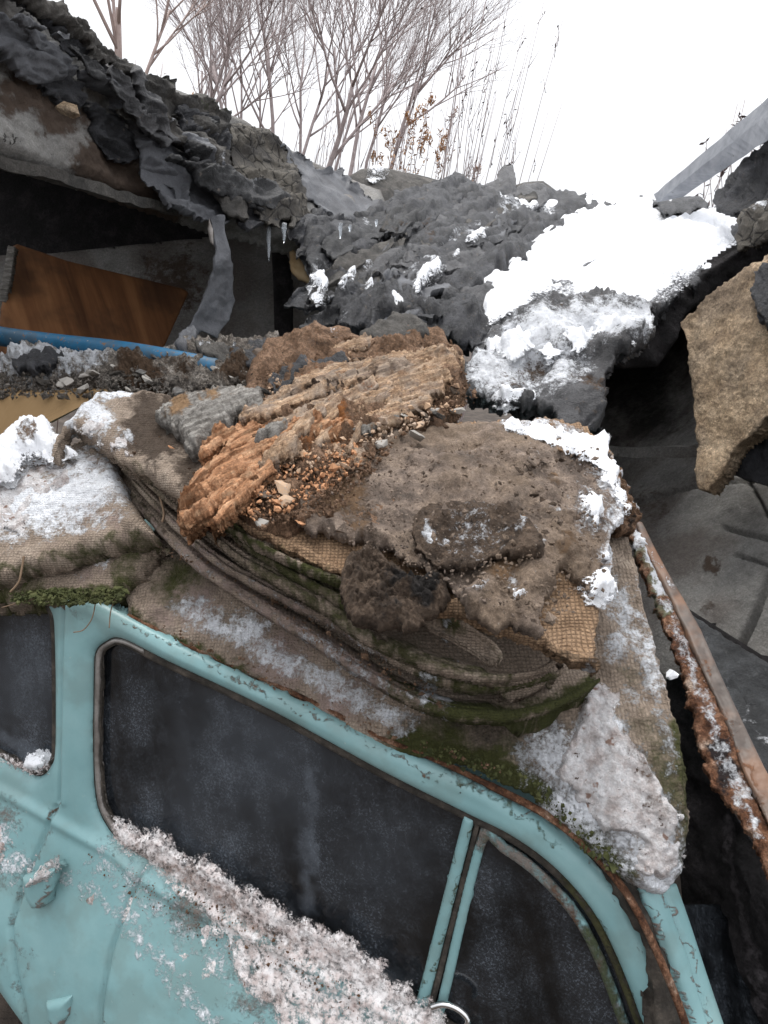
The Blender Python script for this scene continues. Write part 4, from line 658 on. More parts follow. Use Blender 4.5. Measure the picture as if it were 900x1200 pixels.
# ------------------------------------------------------------------ collapsed roof: felt draped down to the car
cr = empty('collapsed_roof', P(550, 300, 3.6), 'collapsed roof of crumpled black felt sagging between the two garages', 'roof')
FG = ((400, 380, 2.9), (640, 235, 5.2))                        # the felt slid down this way
CN = (('f', .7, .05), ('h', .12, .035), ('G', .13, .03), ('g', .07, .006), ('F', .05, .002))
patch('crumpled_felt', [(345, 262), (380, 262), (415, 258), (440, 246), (470, 228), (500, 214), (540, 212), (580, 224), (620, 228), (660, 226), (700, 236), (690, 260), (620, 300), (570, 340), (548, 368), (575, 392), (550, 408), (530, 400), (505, 386), (480, 384), (455, 392), (420, 390), (395, 384), (378, 358), (366, 330)], FELT, MT['felt'], cr, res=2, thick=.03, lift=0, bulge=.03, bw=10, rag=((6, 24), (3, 8)), noise=CN, curl=(.03, 8), grain=FG, squash=.22, seed=51, masks={'dirt': [(500, 285, 16, .5), (560, 300, 30, .4), (450, 300, 25, .35)], 'snow': [([(370, 325), (430, 325), (480, 350)], 22, .46), ([(470, 335), (530, 295), (570, 265), (620, 240)], 16, .5), (375, 330, 12, .6), (385, 350, 10, .5), (460, 345, 12, .5), (560, 278, 12, .5), (500, 318, 14, .6), (600, 240, 20, .5), (640, 246, 20, .5), (430, 370, 20, .4)]})
patch('crumpled_felt', [(385, 345), (420, 338), (470, 350), (520, 340), (552, 362), (580, 390), (562, 408), (540, 404), (512, 384), (486, 374), (460, 384), (430, 392), (398, 384)], shift(FELT, -.06), MT['felt'], cr, res=2, thick=.02, lift=.03, bulge=.02, bw=8, rag=((6, 18), (3, 7)), noise=CN[:2]+(('G', .10, .03), ('F', .05, .002)), curl=(.04, 7), grain=FG, squash=.22, seed=52, masks={'snow': [(400, 380, 16, .45), (500, 366, 12, .4)]})
patch('crumpled_felt', [(455, 250), (500, 236), (560, 240), (600, 252), (590, 280), (540, 300), (500, 306), (470, 290)], FELT, MT['felt'], cr, res=2, thick=.02, lift=.05, bulge=.02, bw=8, rag=((7, 20), (3, 7)), noise=CN[:2]+(('s', .2, .014), ('F', .05, .003)), curl=(.04, 7), grain=FG, squash=.22, seed=53, masks={'dirt': [(500, 270, 20, .5)]})
patch('crumpled_felt', [(505, 222), (524, 208), (540, 212), (556, 214), (572, 222), (556, 236), (520, 238)], shift(FELT, -.05), MT['felt'], cr, res=1.5, thick=.02, lift=.05, bulge=.03, bw=8, rag=((4, 10), (2, 5)), noise=CN[1:], grain=FG, squash=.22, seed=54)
patch('felt_mound', [(405, 212), (420, 202), (450, 200), (490, 208), (520, 216), (515, 234), (480, 246), (450, 252), (430, 240)], shift(FELT, .5), MT['felt_grey'], cr, res=2, thick=.1, lift=.1, bulge=.1, bw=30, noise=CN[:1]+(('F', .1, .02),), seed=55)
patch('felt_mound', [(590, 224), (612, 216), (636, 214), (656, 228), (640, 238), (600, 236)], shift(FELT, .3), MT['felt_grey'], cr, res=2, thick=.1, lift=.08, bulge=.06, bw=20, noise=CN[:1]+(('F', .1, .02),), seed=56)
def shreds(n, region, depth, ang, lift, mats, parent, seed, size=(40, 110), asp=.42, grain=None):
    r = random.Random(seed); poly = np.array(region, float); lo, hi = poly.min(0), poly.max(0); k = 0
    while k < n:
        x, y = r.uniform(lo[0], hi[0]), r.uniform(lo[1], hi[1])
        if sdpoly(np.array([[x]]), np.array([[y]]), poly)[0, 0] < 2: continue
        L = r.uniform(*size)*(.55+.45*(y-lo[1])/(hi[1]-lo[1])); w = L*asp*r.uniform(.6, 1.3); a = math.radians(ang+r.gauss(0, 12)); m = r.randint(8, 11)
        po = [(x+math.cos(a)*math.cos(t)*L/2*j-math.sin(a)*math.sin(t)*w/2*j, y+math.sin(a)*math.cos(t)*L/2*j+math.cos(a)*math.sin(t)*w/2*j) for t, j in ((2*math.pi*q/m+r.uniform(-.2, .2), r.uniform(.7, 1.25)) for q in range(m))]
        patch('felt_layer', po, depth, MT[r.choice(mats)], parent, res=2, thick=.012, lift=lift*r.uniform(.7, 1.2), bulge=.004, bw=4, rag=((6, 34), (1.8, 9)), noise=CN[:2]+(('G', .09, .014),), curl=(r.uniform(.01, .05), r.uniform(4, 8), .25), grain=grain, squash=.22, seed=51, masks={'snow': [(x+r.uniform(-20, 20), y-5, 12, .5)] if r.random() < .4 else [], 'dirt': [(x, y, 16, .5)] if r.random() < .3 else []}); k += 1
shreds(24, [(370, 275), (440, 256), (520, 222), (580, 232), (620, 240), (585, 290), (545, 340), (540, 385), (470, 372), (400, 375), (385, 340)], FELT, -30, .085, ('felt_black', 'felt', 'felt_mid', 'felt_mid', 'felt_grey', 'felt_blue', 'felt_black'), cr, 71, (90, 200), .26, FG)
shreds(9, [(395, 350), (470, 345), (540, 350), (560, 385), (500, 382), (420, 385)], FELT, -8, .12, ('felt_black', 'felt', 'felt_mid', 'felt_blue'), cr, 72, (80, 140), .26, FG)
shreds(12, [(0, -10), (60, 30), (120, 80), (180, 130), (230, 170), (260, 180), (290, 230), (270, 235), (230, 190), (170, 140), (100, 85), (40, 45)], ROOF, 40, .14, ('felt_black', 'felt_grey', 'felt_mid', 'felt_blue'), g1, 73, (90, 170), .2, RG)
SL = [(545, 372), (560, 350), (590, 315), (640, 268), (690, 242), (720, 232), (770, 238), (810, 245), (866, 240), (910, 234), (915, 262), (870, 290), (850, 308), (800, 340), (760, 366), (735, 376), (700, 360), (650, 352), (610, 372), (580, 384)]
SN = (('f', .5, .05), ('f', .12, .014))
patch('roof_sheet', SL, SLAB, MT['felt'], cr, res=3, thick=.07, lift=-.01, bulge=.02, bw=6, rag=((5, 20), (3, 7)), noise=SN+(('s', .15, .02),), seed=57, masks={'dirt': [(880, 260, 30, .6)]})
tag(patch('snow_field', [(548, 360), (536, 358), (566, 344), (552, 334), (592, 308), (610, 292), (636, 268), (660, 252), (690, 243), (650, 246), (604, 244), (584, 234), (575, 226), (604, 230), (660, 230), (700, 226), (740, 228), (768, 240), (775, 250), (802, 254), (832, 250), (866, 246), (866, 284), (852, 298), (820, 318), (790, 332), (756, 352), (742, 352), (720, 356), (700, 344), (666, 338), (636, 344), (606, 366), (574, 378)], SLAB, MT['snow'], res=2, thick=.03, lift=.035, bulge=.045, bw=14, rag=((7, 30), (2.2, 12)), soft=True, noise=SN+(('f', .1, .014), ('F', .03, .003)), seed=57), kind='stuff')
patch('roof_sheet', [(640, 262), (700, 236), (735, 238), (712, 248), (660, 262), (600, 272), (575, 285), (590, 262)], shift(SLAB, -.02), MT['felt'], cr, res=2, thick=.02, lift=.07, bulge=.01, bw=4, rag=((6, 16), (3, 6)), noise=SN+(('s', .1, .02),), seed=58)
LN = (('f', .3, .05), ('f', .12, .012), ('S', .16, .016), ('F', .05, .003))
patch('sagging_felt', [(552, 420), (560, 396), (585, 380), (620, 362), (660, 348), (700, 344), (740, 352), (768, 356), (764, 385), (752, 408), (722, 418), (712, 440), (706, 476), (702, 500), (670, 506), (648, 492), (640, 478), (600, 478), (575, 472), (548, 462), (540, 440)], LOBE, MT['felt_mid'], cr, res=2, thick=.05, bulge=.025, bw=10, rag=((5, 16), (3, 6)), noise=LN, seed=59, masks={'dirt': [(670, 380, 50, .5), (700, 380, 40, .5), (620, 420, 50, .55), (690, 460, 40, .6), (590, 440, 40, .6)], 'snow': [([(570, 445), (610, 405), (680, 385), (750, 375)], 36, .66), (655, 440, 44, .6), (590, 440, 40, .6), (660, 400, 60, .56), (620, 450, 30, .56), (680, 430, 30, .5), (735, 380, 20, .5), (690, 470, 14, .4), (640, 370, 30, .45)]})
for po, sd in (([(570, 404), (585, 392), (604, 386), (632, 390), (630, 408), (612, 420), (590, 424), (574, 416)], 60), ([(630, 404), (655, 392), (690, 386), (706, 376), (724, 380), (750, 378), (754, 390), (742, 404), (724, 392), (706, 398), (690, 410), (668, 416), (640, 420)], 61), ([(572, 466), (590, 460), (612, 456), (626, 464), (612, 472), (590, 476)], 62)):
    tag(patch('snow_patch', po, LOBE, MT['snow'], res=2, thick=.03, lift=.035, bulge=.055, bw=16, rag=((6, 22), (2.2, 9)), soft=True, noise=LN[:1]+(('f', .08, .016), ('F', .03, .003)), seed=sd), kind='stuff')
PS = shift(PILE, -.0)
tag(patch('snow_patch', [(588, 500), (600, 492), (612, 500), (650, 500), (690, 508), (714, 508), (720, 540), (726, 560), (742, 604), (734, 606), (716, 570), (700, 552), (676, 540), (650, 524), (620, 516)], PS, MT['snow'], res=2, thick=.02, lift=TL+.05, bulge=.018, bw=12, rag=((7, 22), (2.2, 9)), soft=True, noise=TOPN+(('f', .05, .006), ('F', .02, .002)), seed=63, masks={'dirt': [(660, 525, 40, .36), (700, 550, 40, .3)]}), kind='stuff')
for po, sd in (([(680, 582), (692, 574), (706, 584), (708, 600), (700, 618), (688, 610), (680, 598)], 64), ([(684, 676), (700, 666), (716, 672), (722, 690), (712, 702), (694, 698)], 65), ([(624, 622), (634, 626), (636, 644), (626, 640)], 66), ([(604, 690), (616, 692), (614, 702), (604, 702)], 67)):
    tag(patch('snow_patch', po, PS, MT['snow'], res=1.5, thick=.03, lift=TL+.06, bulge=.022, bw=10, rag=((4, 14), (1.7, 7)), soft=True, noise=TOPN+(('f', .05, .006), ('F', .02, .002)), seed=sd), kind='stuff')
for po, f, lf, sd in (([(482, 330), (492, 314), (512, 306), (524, 312), (512, 322), (500, 336), (488, 346)], FELT, .19, 68), ([(540, 282), (556, 270), (572, 266), (570, 276), (556, 286)], FELT, .19, 69), ([(532, 294), (540, 294), (540, 300), (532, 300)], FELT, .19, 70), ([(364, 320), (374, 316), (384, 330), (386, 344), (376, 346), (366, 336)], FELT, .19, 71), ([(404, 320), (414, 314), (421, 322), (414, 328)], FELT, .19, 72), ([(398, 330), (406, 326), (408, 336), (398, 336)], FELT, .19, 73), ([(426, 330), (438, 330), (439, 340), (428, 338)], FELT, .19, 74), ([(450, 340), (462, 338), (470, 352), (476, 360), (462, 360), (452, 350)], FELT, .19, 75), ([(428, 199), (444, 196), (456, 200), (440, 204)], FELT, .14, 76), ([(575, 226), (600, 232), (640, 240), (620, 246), (590, 240)], FELT, .12, 77)):
    tag(patch('snow_clump', po, f, MT['snow'], res=1.5, thick=.06, lift=lf, bulge=.04, bw=7, rag=((3, 11), (1.1, 5)), soft=True, noise=(('f', .06, .012), ('F', .03, .003)), seed=sd), kind='stuff')
# ------------------------------------------------------------------ the other garage: hanging concrete, wall, roof lip
g2 = empty('garage', P(830, 600, 3.0), 'broken garage with bare grey block wall behind the rusty steel beam', 'garage')
patch('side_wall', [(640, 330), (960, 280), (960, 900), (640, 860)], tps([(700, 400, 4.6), (800, 420, 4.0), (900, 400, 3.2), (720, 560, 3.6), (720, 640, 3.1), (900, 640, 2.45), (880, 780, 2.3), (760, 700, 2.7)]), MT['concrete'], g2, res=2.5, thick=.15, noise=(('f', .3, .012), ('F', .06, .003)), masks={'dirt': [(835, 660, 16, .72), (840, 610, 8, .6), (830, 720, 24, .55), (760, 600, 60, .5), (800, 650, 30, .35)], 'dark': [(740, 430, 80, .8), (760, 480, 60, .7), (700, 520, 50, .6), (800, 400, 60, .7)]},  # dark masks: shade in the top of the hollow, painted on
    groove=(([(904, 668), (888, 715), (872, 752), (850, 800)], 3.2, -.06), ([(848, 618), (868, 624), (910, 634)], 1.6, -.05), ([(872, 556), (900, 606)], 1.6, -.05), ([(740, 590), (790, 575), (905, 560)], 1.4, -.04), ([(860, 650), (905, 664)], 1.4, -.04)))
beam('ledge', P(690, 530, 3.4), P(830, 528, 3.0), .05, .05, MT['concrete'], g2, jit=.006)
HC = tps([(795, 375, 2.75), (830, 340, 2.65), (905, 290, 2.4), (815, 560, 2.5), (905, 490, 2.25), (860, 520, 2.4)])
tag(patch('concrete_slab', [(798, 378), (815, 360), (842, 336), (875, 312), (920, 285), (920, 478), (900, 490), (884, 508), (862, 524), (848, 552), (830, 574), (818, 570), (814, 550), (818, 520), (812, 490), (812, 460), (806, 430), (806, 400)], HC, MT['tan'], res=2, thick=.07, bulge=.003, bw=3, rag=((3, 22), (1.2, 6)), noise=(('f', .4, .012), ('S', .12, .006), ('F', .05, .003)), seed=80, inset=1), 'tan broken concrete slab hanging over the dark gap', 'concrete')
patch('slab_rim', [(884, 318), (925, 285), (925, 410), (905, 392), (890, 372), (882, 345)], shift(HC, -.02), MT['felt'], g2, res=2, thick=.05, lift=.02, bulge=.01, bw=6, rag=((4, 14), (2, 6)), noise=(('f', .2, .015), ('S', .15, .012)), seed=81)
patch('slab_edge', [(866, 512), (925, 468), (925, 560), (900, 570), (868, 560), (850, 552)], shift(HC, .12), MT['felt'], g2, res=2, thick=.05, bulge=.01, bw=8, noise=(('f', .15, .015), ('F', .05, .008)), seed=82)
patch('roof_lip', [(705, 420), (730, 395), (760, 366), (800, 336), (850, 304), (905, 272), (925, 262), (925, 300), (880, 318), (830, 346), (800, 372), (790, 400), (770, 430), (730, 432)], tps([(705, 420, 2.75), (760, 366, 2.85), (850, 304, 3.0), (925, 270, 3.0), (790, 420, 2.95), (850, 350, 3.1)]), MT['soot_and_shade'], g2, res=3, thick=.08, bulge=.02, bw=8, noise=(('f', .3, .04), ('S', .2, .02)), seed=83)
slab('roof_plate', [P(690, 345, 3.3), P(980, 280, 3.0), P(980, 280, 3.0)+Vector((.8, 2.6, -.1)), P(690, 345, 3.3)+Vector((.2, 1.6, .0))], (0, 0, -.14), MT['concrete'], g2)
slab('side_wall', [P(960, 200, 2.2), P(960, 1300, 1.5), P(960, 1300, 1.5)+Vector((2, 2.2, 0)), P(960, 200, 2.2)+Vector((2, 2.2, 0))], (.15, 0, 0), MT['concrete'], g2)
slab('back_wall', [P(600, 380, 4.4), P(760, 380, 4.8), P(760, 640, 4.4), P(600, 640, 4.0)], (.05, .15, 0), MT['soot_and_shade'], g2)  # black colour imitates the shade deep in the hollow
# sheet of dark metal lying under the beam
tag(patch('metal_sheet', [(790, 705), (812, 722), (850, 748), (900, 778), (960, 815), (960, 1040), (900, 1000), (850, 900), (812, 800), (795, 740)], tps([(800, 710, 2.25), (900, 780, 2.0), (950, 1000, 1.55), (850, 900, 1.8)]), MT['dark_metal'], res=2.5, thick=.01, bulge=.01, bw=6, rag=((2, 14),), noise=(('f', .25, .03), ('f', .06, .008)), masks={'snow': [(850, 790, 30, .36), (880, 900, 20, .5), (870, 840, 40, .4), (895, 870, 20, .5)], 'dirt': [([(800, 712), (900, 778)], 10, .4)]}, seed=84), 'crumpled dark sheet metal dusted with snow against the block wall', 'sheet metal')
tag(patch('timber', [(786, 700), (830, 728), (900, 772), (960, 808), (960, 830), (900, 795), (850, 762), (800, 730)], tps([(786, 700, 2.3), (900, 780, 2.02), (960, 820, 1.9)]), MT['soot_and_shade'], res=2, thick=.06, bulge=.02, bw=8, noise=(('f', .1, .01),)), 'charred dark timber lying along the top of the sheet metal', 'timber')
# rusty steel beam reaching towards the photographer
rb_ = empty('steel_beam', P(830, 800, 1.6), 'rusty steel beam sloping down past the car windscreen', 'beam')
BEAM = tps([(735, 615, 1.80), (750, 615, 1.82), (790, 720, 1.60), (830, 860, 1.38), (900, 1000, 1.18), (860, 800, 1.45), (815, 1000, 1.2), (930, 1050, 1.12)])
patch('flange', [(736, 618), (746, 612), (756, 640), (772, 672), (788, 704), (806, 742), (822, 780), (836, 812), (856, 856), (872, 900), (892, 950), (930, 1040), (910, 1060), (893, 1004), (876, 974), (856, 946), (838, 920), (826, 898), (816, 858), (806, 818), (796, 776), (782, 738), (764, 700), (750, 664)], BEAM, MT['rust'], rb_, res=1.5, thick=.012, bulge=.006, bw=5, rag=((3.5, 14), (2, 5)), noise=(('f', .08, .008), ('F', .03, .004), ('s', .05, .005)), seed=85, masks={'snow': [([(780, 700), (815, 800), (850, 900), (890, 980)], 16, .5), ([(742, 620), (760, 660), (776, 695)], 10, .66), ([(780, 710), (800, 760)], 8, .5), (872, 930, 14, .62), (886, 965, 14, .62), (850, 920, 10, .5), (820, 800, 12, .4)], 'moss': [([(744, 640), (770, 690), (780, 720)], 14, .55)], 'dark': [(842, 880, 24, .7), (850, 910, 26, .65), (830, 840, 12, .5)]})
patch('web', [(744, 611), (752, 612), (766, 640), (784, 674), (802, 704), (822, 740), (844, 790), (858, 820), (872, 850), (896, 900), (940, 980), (940, 1060), (896, 956), (872, 908), (856, 864), (838, 818), (822, 784), (804, 742), (786, 704), (770, 672), (756, 642)], shift(BEAM, -.012), MT['rust_smooth'], rb_, res=1.5, thick=.02, lift=.0, bulge=.006, bw=4, noise=(('f', .1, .004), ('F', .04, .002)), seed=86, masks={'rust': [([(800, 740), (850, 840), (900, 960)], 9, .42)], 'snow': [([(760, 640), (800, 710)], 4, .45)]})
# black sheeting beside the windscreen
tag(patch('black_sheeting', [(770, 800), (800, 790), (820, 860), (840, 920), (880, 985), (960, 1080), (960, 1320), (870, 1320), (840, 1180), (800, 1060), (790, 950)], tps([(780, 820, 1.62), (800, 1050, 1.52), (860, 1300, 1.45), (950, 1100, 1.25), (880, 1000, 1.4)]), MT['soot_and_shade'], res=3, thick=.02, noise=(('f', .25, .03), ('r', .12, .01), ('F', .05, .006)), seed=87, masks={'dirt': [([(850, 960), (870, 1060), (890, 1180)], 16, .55), (880, 1050, 20, .45), (810, 1080, 20, .35)]}), 'sooty black sheeting hanging beside the car windscreen', 'sheeting')
# grey plank and felt lump on the roof
pa, pb = P(782, 226, 4.0), P(960, 104, 2.7)
tag(hexa('grey_plank', [tuple(P(*q)) for q in ((766, 228, 4.05), (770, 237, 4.0), (800, 231, 3.9), (795, 221, 4.0), (960, 64, 2.75), (960, 85, 2.7), (960, 124, 2.6), (990, 90, 2.7))], MT['plank'], None, 30, .004), 'grey squared timber jutting up from the snowy roof corner', 'plank')
LP = tps([(837, 235, 3.4), (870, 190, 3.3), (905, 165, 3.0), (880, 246, 3.1), (920, 235, 2.9)])
tag(patch('felt_lump', [(838, 236), (842, 222), (858, 206), (870, 186), (886, 174), (925, 152), (925, 240), (900, 238), (880, 248), (856, 250), (840, 248)], LP, MT['felt'], res=1.5, thick=.05, bulge=.015, bw=8, rag=((3, 16), (1.2, 6)), noise=(('f', .3, .04), ('S', .2, .014), ('F', .05, .003)), seed=88), 'dark bent roofing felt propped under the grey timber', 'roofing felt')
tag(patch('felt_corner', [(868, 248), (890, 238), (925, 228), (925, 268), (900, 282), (866, 294), (862, 280)], shift(LP, -.1), MT['felt_crack'], res=2, thick=.03, bulge=.02, bw=8, rag=((3, 12),), noise=(('f', .2, .03), ('F', .05, .01)), seed=89, masks={'snow': [(895, 242, 14, .6)]}), 'purplish brown corner of roof felt at the snow edge', 'roofing felt')
tag(patch('felt_corner', [(766, 238), (800, 232), (822, 230), (830, 240), (812, 250), (780, 252)], shift(SLAB, -.1), MT['felt'], res=2, thick=.02, lift=.1, bulge=.02, bw=6, rag=((3, 10),), noise=(('F', .05, .01),), seed=90), 'dark felt scrap showing under the lower end of the grey timber', 'roofing felt')
# torn felt knob by the beam
tag(patch('torn_felt', [(712, 560), (722, 552), (734, 580), (746, 604), (742, 622), (726, 630), (714, 618), (716, 596)], tps([(712, 560, 1.72), (746, 604, 1.70), (726, 630, 1.66)]), MT['soil'], res=1.5, thick=.04, bulge=.03, bw=8, rag=((3, 10), (2, 5)), noise=(('F', .04, .015),), seed=91, masks={'snow': [([(722, 556), (744, 604)], 5, .6)], 'dark': [(728, 615, 14, .6), (720, 590, 10, .7)]}), 'torn curled felt knob with a snowy rim above the rusty beam', 'roofing felt')
# ------------------------------------------------------------------ soil, rubble and rotten wood
DN = (('f', .25, .04), ('S', .09, .022), ('k', .05, .012), ('F', .03, .005))
tag(patch('soil_heap', [(290, 445), (298, 424), (312, 404), (345, 390), (372, 381), (410, 392), (440, 398), (480, 384), (520, 396), (540, 418), (545, 445), (535, 478), (520, 500), (470, 520), (420, 560), (380, 610), (340, 640), (300, 632), (262, 612), (240, 590), (260, 540), (285, 490)], PILE, MT['soil'], res=2, thick=.06, lift=TL-.02, bulge=.04, bw=22, rag=((5, 26), (1.5, 9)), noise=DN, seed=92, masks={'rust': [([(300, 560), (350, 540), (400, 520)], 26, .62), (300, 600, 40, .52), (380, 560, 26, .45), (440, 480, 40, .4)], 'snow': [(395, 396, 5, .55), (438, 416, 5, .55), (460, 398, 4, .5)], 'dark': [(460, 395, 24, .5), (500, 480, 40, .3)]}), kind='stuff')
tag(patch('rubble_heap', [(-60, 425), (0, 432), (20, 420), (50, 410), (90, 416), (130, 416), (180, 420), (215, 408), (250, 405), (290, 404), (330, 400), (320, 440), (300, 462), (260, 468), (200, 464), (130, 456), (60, 455), (0, 454), (-60, 455)], shift(PILE, .02), MT['rubble'], res=2, thick=.06, lift=.06, bulge=.05, bw=16, rag=((5, 16), (3, 6)), noise=(('f', .2, .03), ('k', .06, .04), ('F', .025, .012)), seed=93, masks={'snow': [([(-30, 440), (60, 440), (120, 435)], 20, .62), (200, 415, 30, .5), (30, 445, 40, .58), (85, 430, 30, .48), (60, 452, 40, .5), (285, 402, 20, .5), (210, 405, 10, .5)], 'dirt': [(170, 455, 50, .7), (220, 440, 40, .5), (280, 450, 30, .7)]}), kind='stuff')
log = empty('rotten_beam', P(370, 500, 2.1), 'rotten wooden beam splintering into orange crumbs on top of the pile', 'timber')
G1 = ((270, 520, 2.0), (530, 420, 2.3))
LOGD = tps([(250, 500, 2.05), (290, 510, 1.95), (400, 440, 2.2), (400, 490, 2.05), (530, 415, 2.36), (510, 465, 2.2), (330, 470, 2.12), (330, 520, 1.96)])
patch('decayed_wood', [(278, 498), (300, 482), (322, 470), (348, 455), (400, 440), (425, 432), (450, 424), (480, 415), (515, 412), (540, 420), (536, 446), (515, 458), (500, 470), (470, 462), (440, 470), (405, 474), (388, 486), (366, 498), (344, 514), (326, 524), (310, 512), (298, 506)], LOGD, MT['wood_tan'], log, res=1.2, thick=.06, lift=TL-.07, bulge=.05, bw=18, rag=((4, 14), (2, 5)), grain=G1, noise=(('G', .06, .022), ('g', .05, .006), ('g', .018, .004), ('f', .15, .02), ('F', .03, .004)), seed=94, masks={'dark': [([(330, 500), (390, 470), (440, 452)], 5, .6), (520, 455, 16, .5)], 'rust': [(480, 430, 50, .35), (420, 445, 30, .3)]})
G2 = ((220, 605, 1.75), (330, 520, 1.95))
patch('rotten_end', [(212, 590), (228, 570), (240, 556), (262, 540), (250, 538), (236, 544), (240, 530), (252, 516), (272, 510), (296, 508), (330, 512), (360, 500), (400, 498), (420, 512), (400, 530), (370, 540), (340, 556), (318, 566), (300, 576), (280, 592), (262, 606), (246, 618), (250, 604), (232, 608), (216, 614)], tps([(215, 600, 1.74), (240, 545, 1.86), (330, 510, 1.98), (300, 580, 1.80), (400, 510, 2.0)]), MT['wood_orange'], log, res=1.2, thick=.06, lift=TL-.01, bulge=.05, bw=14, rag=((4, 12), (2.5, 5)), grain=G2, noise=(('G', .06, .024), ('g', .02, .005), ('k', .08, .014)), seed=95, masks={'dark': [(290, 562, 10, .6), (276, 548, 8, .6), ([(330, 560), (300, 575)], 5, .6), (390, 520, 20, .3), (330, 530, 18, .45)]})
tag(patch('grey_timber', [(184, 492), (200, 476), (222, 468), (252, 462), (282, 458), (306, 462), (310, 474), (300, 488), (282, 486), (270, 500), (254, 508), (244, 524), (236, 534), (224, 534), (216, 520), (206, 510), (196, 502)], PILE, MT['wood_grey'], res=1.5, thick=.06, lift=TL+.06, bulge=.035, bw=12, rag=((3, 10), (2, 4)), grain=((190, 490, 2.1), (306, 462, 2.3)), noise=(('g', .05, .010), ('g', .016, .004), ('F', .03, .005)), seed=96, masks={'rust': [(215, 482, 26, .7), (250, 474, 20, .62), (280, 468, 16, .5)]}), 'weathered grey wood block with frayed white end on the canvas sheet', 'timber')
# slabs of felt wedged in the heap
for po, lb, mat, sd in (([(315, 452), (330, 440), (352, 430), (378, 424), (404, 420), (412, 428), (396, 436), (370, 440), (346, 450), (334, 466), (320, 464)], 'curled black felt wedged under the top of the soil heap', 'felt', 101),
        ([(420, 395), (432, 384), (455, 376), (486, 374), (504, 384), (498, 400), (470, 402), (440, 404)], 'dark lump of burnt board beneath the crumpled black felt', 'felt_grey', 102),
        ([(388, 524), (420, 526), (432, 532), (424, 548), (402, 556), (390, 552)], 'flat brown flake of bark beside the orange rotten wood', 'wood_tan', 103),
        ([(228, 404), (250, 400), (268, 408), (275, 420), (262, 428), (244, 420), (232, 412)], 'grey curled felt piece on the rubble behind the hanging strip', 'felt_grey', 104),
        ([(15, 428), (40, 416), (62, 412), (74, 418), (66, 430), (40, 434), (20, 436)], 'thin dark felt scrap on the snowy rubble by the blue pipe', 'felt', 105),
        ([(206, 408), (216, 390), (228, 386), (230, 396), (220, 414)], 'frosted felt tip standing on the rubble below the hanging strip', 'felt_blue', 106),
        ([(268, 410), (286, 402), (304, 404), (322, 402), (330, 410), (312, 426), (290, 430), (272, 426)], 'snow dusted dark felt pad next to the soil heap', 'felt', 107)):
    felt_piece('felt_fragment', po, PILE, lb, mat, lift=TL+.05 if sd not in (104, 105, 106, 107) else .16, seed=sd, bulge=.02, thick=.02, curl=(.02, 6), noise=(('f', .1, .02), ('F', .03, .008)), masks={'snow': [(po[0][0]+8, po[0][1]-2, 14, .5 if sd in (104, 106, 107) else .2)]})
# loose bits
def bits(n, region, depth, lift, size, mats, name, label, cat, group, seed):
    r = random.Random(seed); m = [chunk_mesh(seed+q, 1, .7, .4) for q in range(4)]; poly = np.array(region, float); k = 0
    lo, hi = poly.min(0), poly.max(0)
    for me in m: me.name = name
    vs = []
    for mt in mats:
        for me in m:
            c = me.copy(); c.name = name; c.materials.append(MT[mt]); vs.append(c)
    while k < n:
        x, y = r.uniform(lo[0], hi[0]), r.uniform(lo[1], hi[1])
        if sdpoly(np.array([[x]]), np.array([[y]]), poly)[0, 0] < 0: continue
        p = P(x, y, float(depth(x, y))); tcam = (Vector((0, 0, EYE))-p).normalized()
        o = bpy.data.objects.new(name, r.choice(vs)); COL.objects.link(o); s = r.uniform(*size)
        o.location = P(x, y, float(depth(x, y))-lift); o.scale = (s, s, s*r.uniform(.5, 1)); o.rotation_euler = (r.uniform(-.6, .6), r.uniform(-.6, .6), r.uniform(0, 6.3))
        tag(o, label, cat, group); k += 1
def crumbs(n, region, depth, lift, size, mat, name, seed):
    """scatter too small to count: one mesh"""
    rng = np.random.default_rng(seed); poly = np.array(region, float); lo, hi = poly.min(0), poly.max(0)
    q = rng.uniform(lo, hi, (n*3, 2)); q = q[sdpoly(q[:, 0], q[:, 1], poly) > 0][:n]; n = len(q)
    p = unproj(q[:, 0], q[:, 1], depth(q[:, 0], q[:, 1])-lift*(1+rng.uniform(-.06, .1, n)))
    oc = np.array([(1, 0, 0), (0, 1, 0), (-1, 0, 0), (0, -1, 0), (0, 0, 1), (0, 0, -1)], float); fc = np.array([(0, 1, 4), (1, 2, 4), (2, 3, 4), (3, 0, 4), (1, 0, 5), (2, 1, 5), (3, 2, 5), (0, 3, 5)])
    s = rng.lognormal(0, .45, (n, 1, 1))*size; R = np.linalg.qr(rng.normal(size=(n, 3, 3)))[0]
    V = (oc[None]*(1+rng.uniform(-.35, .35, (n, 6, 1)))*s*rng.uniform(.35, 1.2, (n, 1, 3))) @ R + p[:, None]
    T = (fc[None]+6*np.arange(n)[:, None, None]).reshape(-1, 3)
    return tag(mesh_np(name, V.reshape(-1, 3), None, MT[mat], None, None, False, T), kind='stuff')
heap = [(300, 430), (370, 390), (530, 400), (560, 470), (470, 510), (400, 600), (300, 620), (270, 560), (300, 500)]
rw = random.Random(12)
